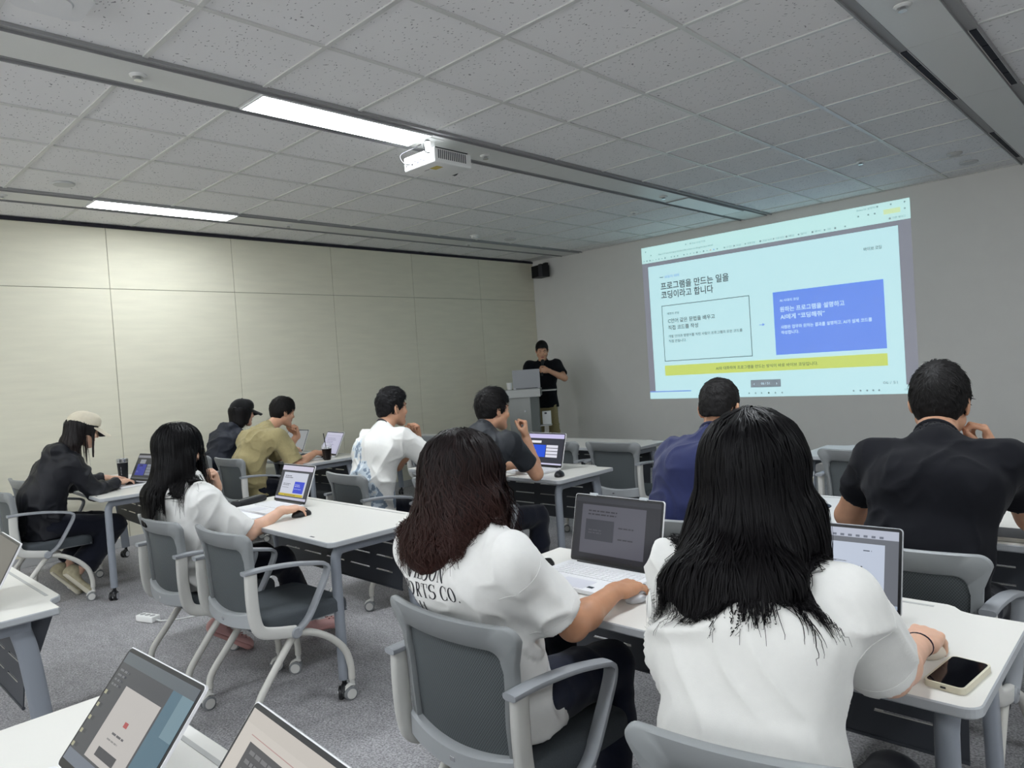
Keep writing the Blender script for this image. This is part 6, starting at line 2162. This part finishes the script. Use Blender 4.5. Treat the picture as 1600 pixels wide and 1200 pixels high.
t = thing('wall_speaker', 'black loudspeaker mounted high in the corner beside the front wall', 'loudspeaker', (-7.005, 8.12, 2.80), math.radians(-14))
MB().prism([(-0.13, -0.06), (-0.09, -0.10), (0.09, -0.10), (0.13, -0.06), (0.11, 0.08), (-0.11, 0.08)], -0.085, 0.085).build('cabinet', mat('speaker_black', rgb(20, 20, 24), 0.5), t)
MB().box((0, -0.101, 0), (0.17, 0.004, 0.15), bev=0.002).build('grille', mat('speaker_grille', rgb(13, 13, 16), 0.7), t)
mb = MB()
mb.box((0, 0.03, 0.100), (0.05, 0.09, 0.03))
mb.box((0, 0.10, 0.11), (0.07, 0.05, 0.05))
mb.build('bracket', mat('speaker_black', rgb(20, 20, 24), 0.5), t)
# ------------------------------------------------------------------ the projected slide on the front wall
SX, SZ, SW, SH = -5.345, 0.868, 3.255, 2.018
AMB = 0.150
def thrown(name, col):
    """Wall paint with the projector's light of that colour on it."""
    c = rgb(*col)
    e = tuple(max(0.0, v - AMB) for v in c[:3]) + (1,)
    return mat('thrown_' + name, rgb(196, 195, 192) if max(col) > 125 else rgb(150, 152, 150), 0.85, spec=0.1, emit=e, estr=1.0)
slide = thing('projected_slide', 'bright projected browser page with Korean slide on the front wall', 'projected slide', (SX, YF, SZ))
def spot(u, v, k):
    return (SW * u, -0.0012 - 0.0007 * k, SH * v)
def rect(part, u0, v0, u1, v1, k, m, parent=None):
    mb = MB()
    a, b = spot(u0, v0, k), spot(u1, v1, k)
    mb.box(((a[0] + b[0]) / 2, a[1], (a[2] + b[2]) / 2), (b[0] - a[0], 0.0005, b[2] - a[2]))
    return mb.build(part, m, parent or slide)
def write(part, rows, k, m, parent=None, res=2, bold=0.012):
    """rows: (text, u, baseline v, size, width in u)."""
    mb = MB()
    for (s, u, v, size, wu) in rows:
        V, F_ = text_mesh(s, size, wu * SW if wu else None, res=res, bold=bold)
        o = spot(u, v, k)
        mb.raw([(o[0] + p[0], o[1], o[2] + p[1]) for p in V], F_)
    return mb.build(part, m, parent or slide)
W_page = thrown('page', (191, 229, 235))
W_bar = thrown('bar', (192, 231, 230))
W_grey = thrown('grey', (130, 131, 143))
W_text = thrown('text', (104, 109, 112))
W_soft = thrown('soft', (130, 144, 150))
W_blue = thrown('blue', (107, 143, 234))
W_bluetext = thrown('bluetext', (118, 146, 224))
W_white = thrown('white', (208, 233, 250))
W_yel = thrown('yellow', (197, 213, 92))
W_yelbtn = thrown('yellow_pale', (204, 226, 178))
W_yeltext = thrown('yellowtext', (112, 118, 66))
W_pill = thrown('pill', (126, 136, 146))
W_red = thrown('red', (190, 130, 120))
rect('backdrop', 0, 0, 1, 1, 0, W_grey)
bar = rect('browser_bar', 0, 0.896, 1, 1, 1, W_bar)
rect('page', 0.027, 0.046, 0.962, 0.870, 1, W_page)
tb = rect('taskbar', 0, 0, 1, 0.047, 2, W_page)
rect('progress_line', 0, 0.044, 0.19, 0.051, 3, W_bluetext)
write('chapter_tag', [('코딩의 의미', 0.101, 0.783, 0.040, 0.066)], 2, W_bluetext)
rect('tag_dash', 0.079, 0.789, 0.095, 0.793, 2, W_text)
write('title', [('프로그램을 만드는 일을', 0.081, 0.712, 0.108, 0.295), ('코딩이라고 합니다', 0.081, 0.655, 0.108, 0.229)], 2, W_text, res=3, bold=0.018)
write('corner_note', [('바이브 코딩', 0.856, 0.765, 0.044, 0.055)], 2, W_text)
mb = MB()
for (u0, v0, u1, v1) in ((.079, .602, .452, .606), (.079, .243, .452, .247), (.079, .243, .0815, .606), (.4495, .243, .452, .606)):
    a, b = spot(u0, v0, 2), spot(u1, v1, 2)
    mb.box(((a[0] + b[0]) / 2, a[1], (a[2] + b[2]) / 2), (b[0] - a[0], 0.0004, b[2] - a[2]))
box = mb.build('outlined_box', W_text, slide)
write('box_tag', [('예전의 코딩', 0.103, 0.545, 0.034, 0.053)], 2, W_text, box)
write('box_heading', [('C언어 같은 문법을 배우고', 0.104, 0.492, 0.064, 0.206), ('직접 코드를 작성', 0.104, 0.448, 0.064, 0.133)], 2, W_text, box, bold=0.016)
write('box_body', [('개발 언어와 명령어를 익힌 사람이 프로그램의 모든 코드를', 0.103, 0.396, 0.042, 0.315), ('직접 만듭니다.', 0.103, 0.365, 0.042, 0.079)], 2, W_text, box)
V, F_ = [(0, .004, 0), (.045, .004, 0), (.045, -.004, 0), (0, -.004, 0), (.040, .018, 0), (.072, 0, 0), (.040, -.018, 0)], [(3, 2, 1, 0), (6, 5, 4)]
o_ = spot(.484, .425, 2)
MB().raw([(o_[0] + x, o_[1], o_[2] + y) for x, y, z in V], [f[::-1] for f in F_]).build('arrow', W_bluetext, slide)
bl = rect('blue_box', 0.541, 0.241, 0.911, 0.605, 2, W_blue)
write('blue_tag', [('AI 시대의 코딩', 0.565, 0.547, 0.036, 0.068)], 3, W_white, bl)
write('blue_heading', [('원하는 프로그램을 설명하고', 0.564, 0.490, 0.066, 0.222), ('AI에게 “코딩해줘”', 0.564, 0.446, 0.066, 0.156)], 3, W_white, bl, 3, 0.013)
write('blue_body', [('사람은 업무와 원하는 결과를 설명하고, AI가 실제 코드를', 0.564, 0.391, 0.046, 0.306), ('작성합니다.', 0.564, 0.360, 0.046, 0.064)], 3, W_white, bl)
yl = rect('yellow_band', 0.077, 0.150, 0.911, 0.216, 2, W_yel)
write('yellow_text', [('AI와 대화하며 프로그램을 만드는 방식이 바로 바이브 코딩입니다.', 0.301, 0.173, 0.046, 0.386)], 3, W_yeltext, yl)
pl_ = rect('page_pill', 0.438, 0.056, 0.552, 0.101, 3, W_pill)
write('pill_text', [('‹', 0.449, 0.070, 0.05, None), ('06 / 51', 0.478, 0.072, 0.038, 0.032), ('›', 0.534, 0.070, 0.05, None)], 4, W_white, pl_)
write('page_number', [('06 / 51', 0.893, 0.053, 0.044, 0.044)], 3, W_soft)
# icons and small writing of the browser and task bars
rnd = random.Random(12)
def icon(u, v, size, sides, m, k=3):
    MB().lathe([(size, -0.0003), (size, 0.0003)], n=sides, axis='y', c=spot(u, v, k)).build('icon', m, bar)
for k in range(24):
    if k not in (8, 12):
        icon(0.010 + 0.0142 * k, 0.9115, rnd.uniform(0.007, 0.013), (4, 6, 12)[k % 3], W_red if k == 21 else W_bluetext if k == 22 else W_soft)
for k, u in enumerate((.366, .405, .449, .507, .556, .603, .646, .694, .735, .770, .802, .94)):
    icon(u, 0.912, 0.012, (4, 12)[k % 2], W_soft)
for k, u in enumerate((0.43, 0.455, 0.478, 0.505, 0.530, 0.555, 0.800, 0.822, 0.843, 0.862, 0.880)):
    icon(u, 0.022, 0.013, 4, W_yeltext if k == 3 else W_soft, 4)
for u, v in ((.845, .951), (.876, .951), (.896, .951), (.905, .984), (.945, .984), (.985, .984), (.985, .951), (.045, .943), (.02, .972), (.225, .974), (.205, .974)):
    icon(u, v, 0.010, 8, W_soft)
rect('address_button', .922, .936, .972, .962, 3, W_yelbtn, bar)
write('bar_writing', [('코딩 수업 자료', 0.23, 0.968, 0.028, 0.06), ('file:///Users/class/slides/06-vibe-coding/index.html', 0.08, 0.936, 0.030, 0.24), ('Slides 06 설명하기', 0.84, 0.978, 0.028, 0.065),
    ('수업', .374, .907, .028, .02), ('자료', .413, .907, .028, .02), ('예제 모음', .457, .907, .028, .03), ('코딩 노트', .515, .907, .028, .036), ('자료 보관', .564, .907, .028, .03), ('메모', .611, .907, .028, .02), ('링크', .654, .907, .028, .02), ('문서', .702, .907, .028, .02), ('기타', .742, .907, .028, .014), ('다른 북마크', .948, .907, .028, .038), ('오전 10:24', .955, .018, .026, .035)], 3, W_soft, bar)

# ------------------------------------------------------------------ lettering on the T-shirts
def glyph_paths(ch):
    """Strokes of a high-contrast serif capital, unit height: (points, widths); returns (strokes, advance)."""
    K, N = 0.150, 0.050
    def st(x0, y0, x1, y1, w):
        return ([(x0 + (x1 - x0) * t / 8, y0 + (y1 - y0) * t / 8) for t in range(9)], [w] * 9)
    def arc(cx, cy, rx, ry, a0, a1, wf, n=20):
        P, Wd = [], []
        for i in range(n + 1):
            a = math.radians(a0 + (a1 - a0) * i / n)
            P.append((cx + rx * math.cos(a), cy + ry * math.sin(a)))
            Wd.append(wf(a))
        return (P, Wd)
    def thick(a):
        return N + (K - N) * abs(math.cos(a)) ** 1.3
    def sf(x, y, h=0.12):
        return ([(x - h + 2 * h * t / 4, y) for t in range(5)], [0.035] * 5)
    if ch == 'W':
        return [st(.08, 1, .26, 0, K), st(.26, 0, .44, 1, N), st(.40, 1, .58, 0, K), st(.58, 0, .78, 1, N), sf(.08, .985, .09), sf(.42, .985, .10), sf(.79, .985, .08)], .90
    if ch == 'I':
        return [st(.16, 0, .16, 1, K), sf(.16, .985), sf(.16, .015)], .36
    if ch == 'L':
        return [st(.16, 0, .16, 1, K), sf(.16, .985), ([(.04 + .5 * t / 6, .02) for t in range(7)], [.04] * 7), st(.53, .0, .55, .28, N)], .62
    if ch == 'S':
        return [arc(.27, .74, .20, .235, 20, 270, lambda a: N + (K - N) * max(0, -math.cos(a)) ** 1), arc(.27, .26, .22, .245, 90, -160, lambda a: N + (K - N) * max(0, math.cos(a)) ** 1), st(.46, .72, .47, .98, N), st(.04, .02, .05, .30, N)], .58
    if ch == 'O':
        return [arc(.34, .5, .26, .475, 0, 360, thick, 36)], .74
    if ch == 'N':
        return [st(.12, 0, .12, 1, N), st(.12, 1, .56, 0, K), st(.57, 0, .57, 1, N), sf(.10, .985, .09), sf(.12, .015, .09), sf(.57, .985, .09)], .74
    if ch == 'P':
        return [st(.16, 0, .16, 1, K), sf(.16, .015), sf(.12, .985, .08), arc(.22, .73, .24, .25, 90, -90, thick)], .58
    if ch == 'R':
        return [st(.16, 0, .16, 1, K), sf(.16, .015), sf(.12, .985, .08), arc(.22, .74, .22, .24, 90, -90, thick), st(.26, .5, .52, 0, K), sf(.56, .015, .06)], .68
    if ch == 'T':
        return [st(.30, 0, .30, 1, K), sf(.30, .015), ([(.03 + .54 * t / 6, .98) for t in range(7)], [.04] * 7), st(.04, .98, .03, .72, N), st(.56, .98, .57, .72, N)], .64
    if ch == 'C':
        return [arc(.36, .5, .27, .475, 45, 315, lambda a: N + (K - N) * max(0, -math.cos(a)) ** 1.1, 28), st(.58, .66, .58, .96, N), st(.58, .06, .58, .30, N)], .70
    if ch == '.':
        return [arc(.10, .07, .035, .035, 0, 360, lambda a: 0.07, 10)], .26
    return [], .30

def print_on(part, shirt, PQ, x0, y0, rows, m, off=0.0012, ymin=-1.0, extra=()):
    """Lay serif lettering on the back of a shirt. rows: (text, x, z, height, squeeze, slope), in the person's own frame."""
    tree = bvh_of(*PQ)
    mb = MB()
    def drop(x, z):
        hit, nn, _, _ = tree.ray_cast(Vector((x, ymin, z)), Vector((0, 1, 0)))
        return None if hit is None else hit + nn * off
    def lay(P, Wd):
        n = len(P)
        L, R_ = [], []
        for i in range(n):
            ax_, az_ = P[max(0, i - 1)]
            bx_, bz_ = P[min(n - 1, i + 1)]
            tx, tz = bx_ - ax_, bz_ - az_
            l = math.hypot(tx, tz) or 1
            w = Wd[i] / 2
            L.append((P[i][0] - tz / l * w, P[i][1] + tx / l * w))
            R_.append((P[i][0] + tz / l * w, P[i][1] - tx / l * w))
        V = [drop(*p) for p in L] + [drop(*p) for p in R_]
        F_ = [(i, i + 1, n + i + 1, n + i) for i in range(n - 1)]
        F_ = [f for f in F_ if all(V[q] is not None for q in f) and max((V[f[0]] - V[q]).length for q in f) < 0.03]
        V = [v if v is not None else Vector((0, 0, 0)) for v in V]
        mb.raw(V, [f[::-1] for f in F_])
    for (s, x, z, h, sq, slope) in rows:
        cx = x
        for ch in s:
            strokes, adv = glyph_paths(ch)
            for P, Wd in strokes:
                lay([(cx + px_ * h * sq, z + pz_ * h + slope * (cx + px_ * h * sq - x)) for px_, pz_ in P], [w * h * (0.85) for w in Wd])
            cx += adv * h * sq
    for P, Wd in extra:
        lay(P, Wd)
    return mb.build(part, m, shirt)
M_ink = mat('print_ink', rgb(24, 24, 32), 0.75)
b_, pt_, J_, (px, py) = PEOPLE['wavy']
def W2(x, z):
    return (x - px, z)
arcpts = [([W2(-1.475 + 0.020 * math.cos(math.radians(a)) + 0.0, 0.792 + 0.042 * math.sin(math.radians(a))) for a in range(-30, 200, 12)], [0.006] * 20)]
leaf = [([W2(-1.515 + 0.018 * s_ + 0.004 * t / 5, 0.838 - 0.055 * t / 5 + 0.0) for t in range(6)], [0.004 + 0.004 * t / 5 for t in range(6)]) for s_ in (0, 1, 2)]
print_on('back_lettering', pt_['shirt'], pt_['shirtPQ'], px, py, [('WILSON', *W2(-1.551, 0.896), 0.040, 1.04, 0.03), ('SPORTS CO.', *W2(-1.590, 0.845), 0.039, 1.13, 0.05)], M_ink)
print_on('back_emblem', pt_['shirt'], pt_['shirtPQ'], px, py, [], M_ink, extra=leaf)
b_, pt_, J_, (px, py) = PEOPLE['chin']
print_on('back_lettering', pt_['shirt'], pt_['shirtPQ'], px, py, [('WILSON', -3.80 - px, 0.905, 0.038, 1.04, 0.0), ('SPORTS CO.', -3.845 - px, 0.857, 0.038, 1.13, 0.0)], M_ink)
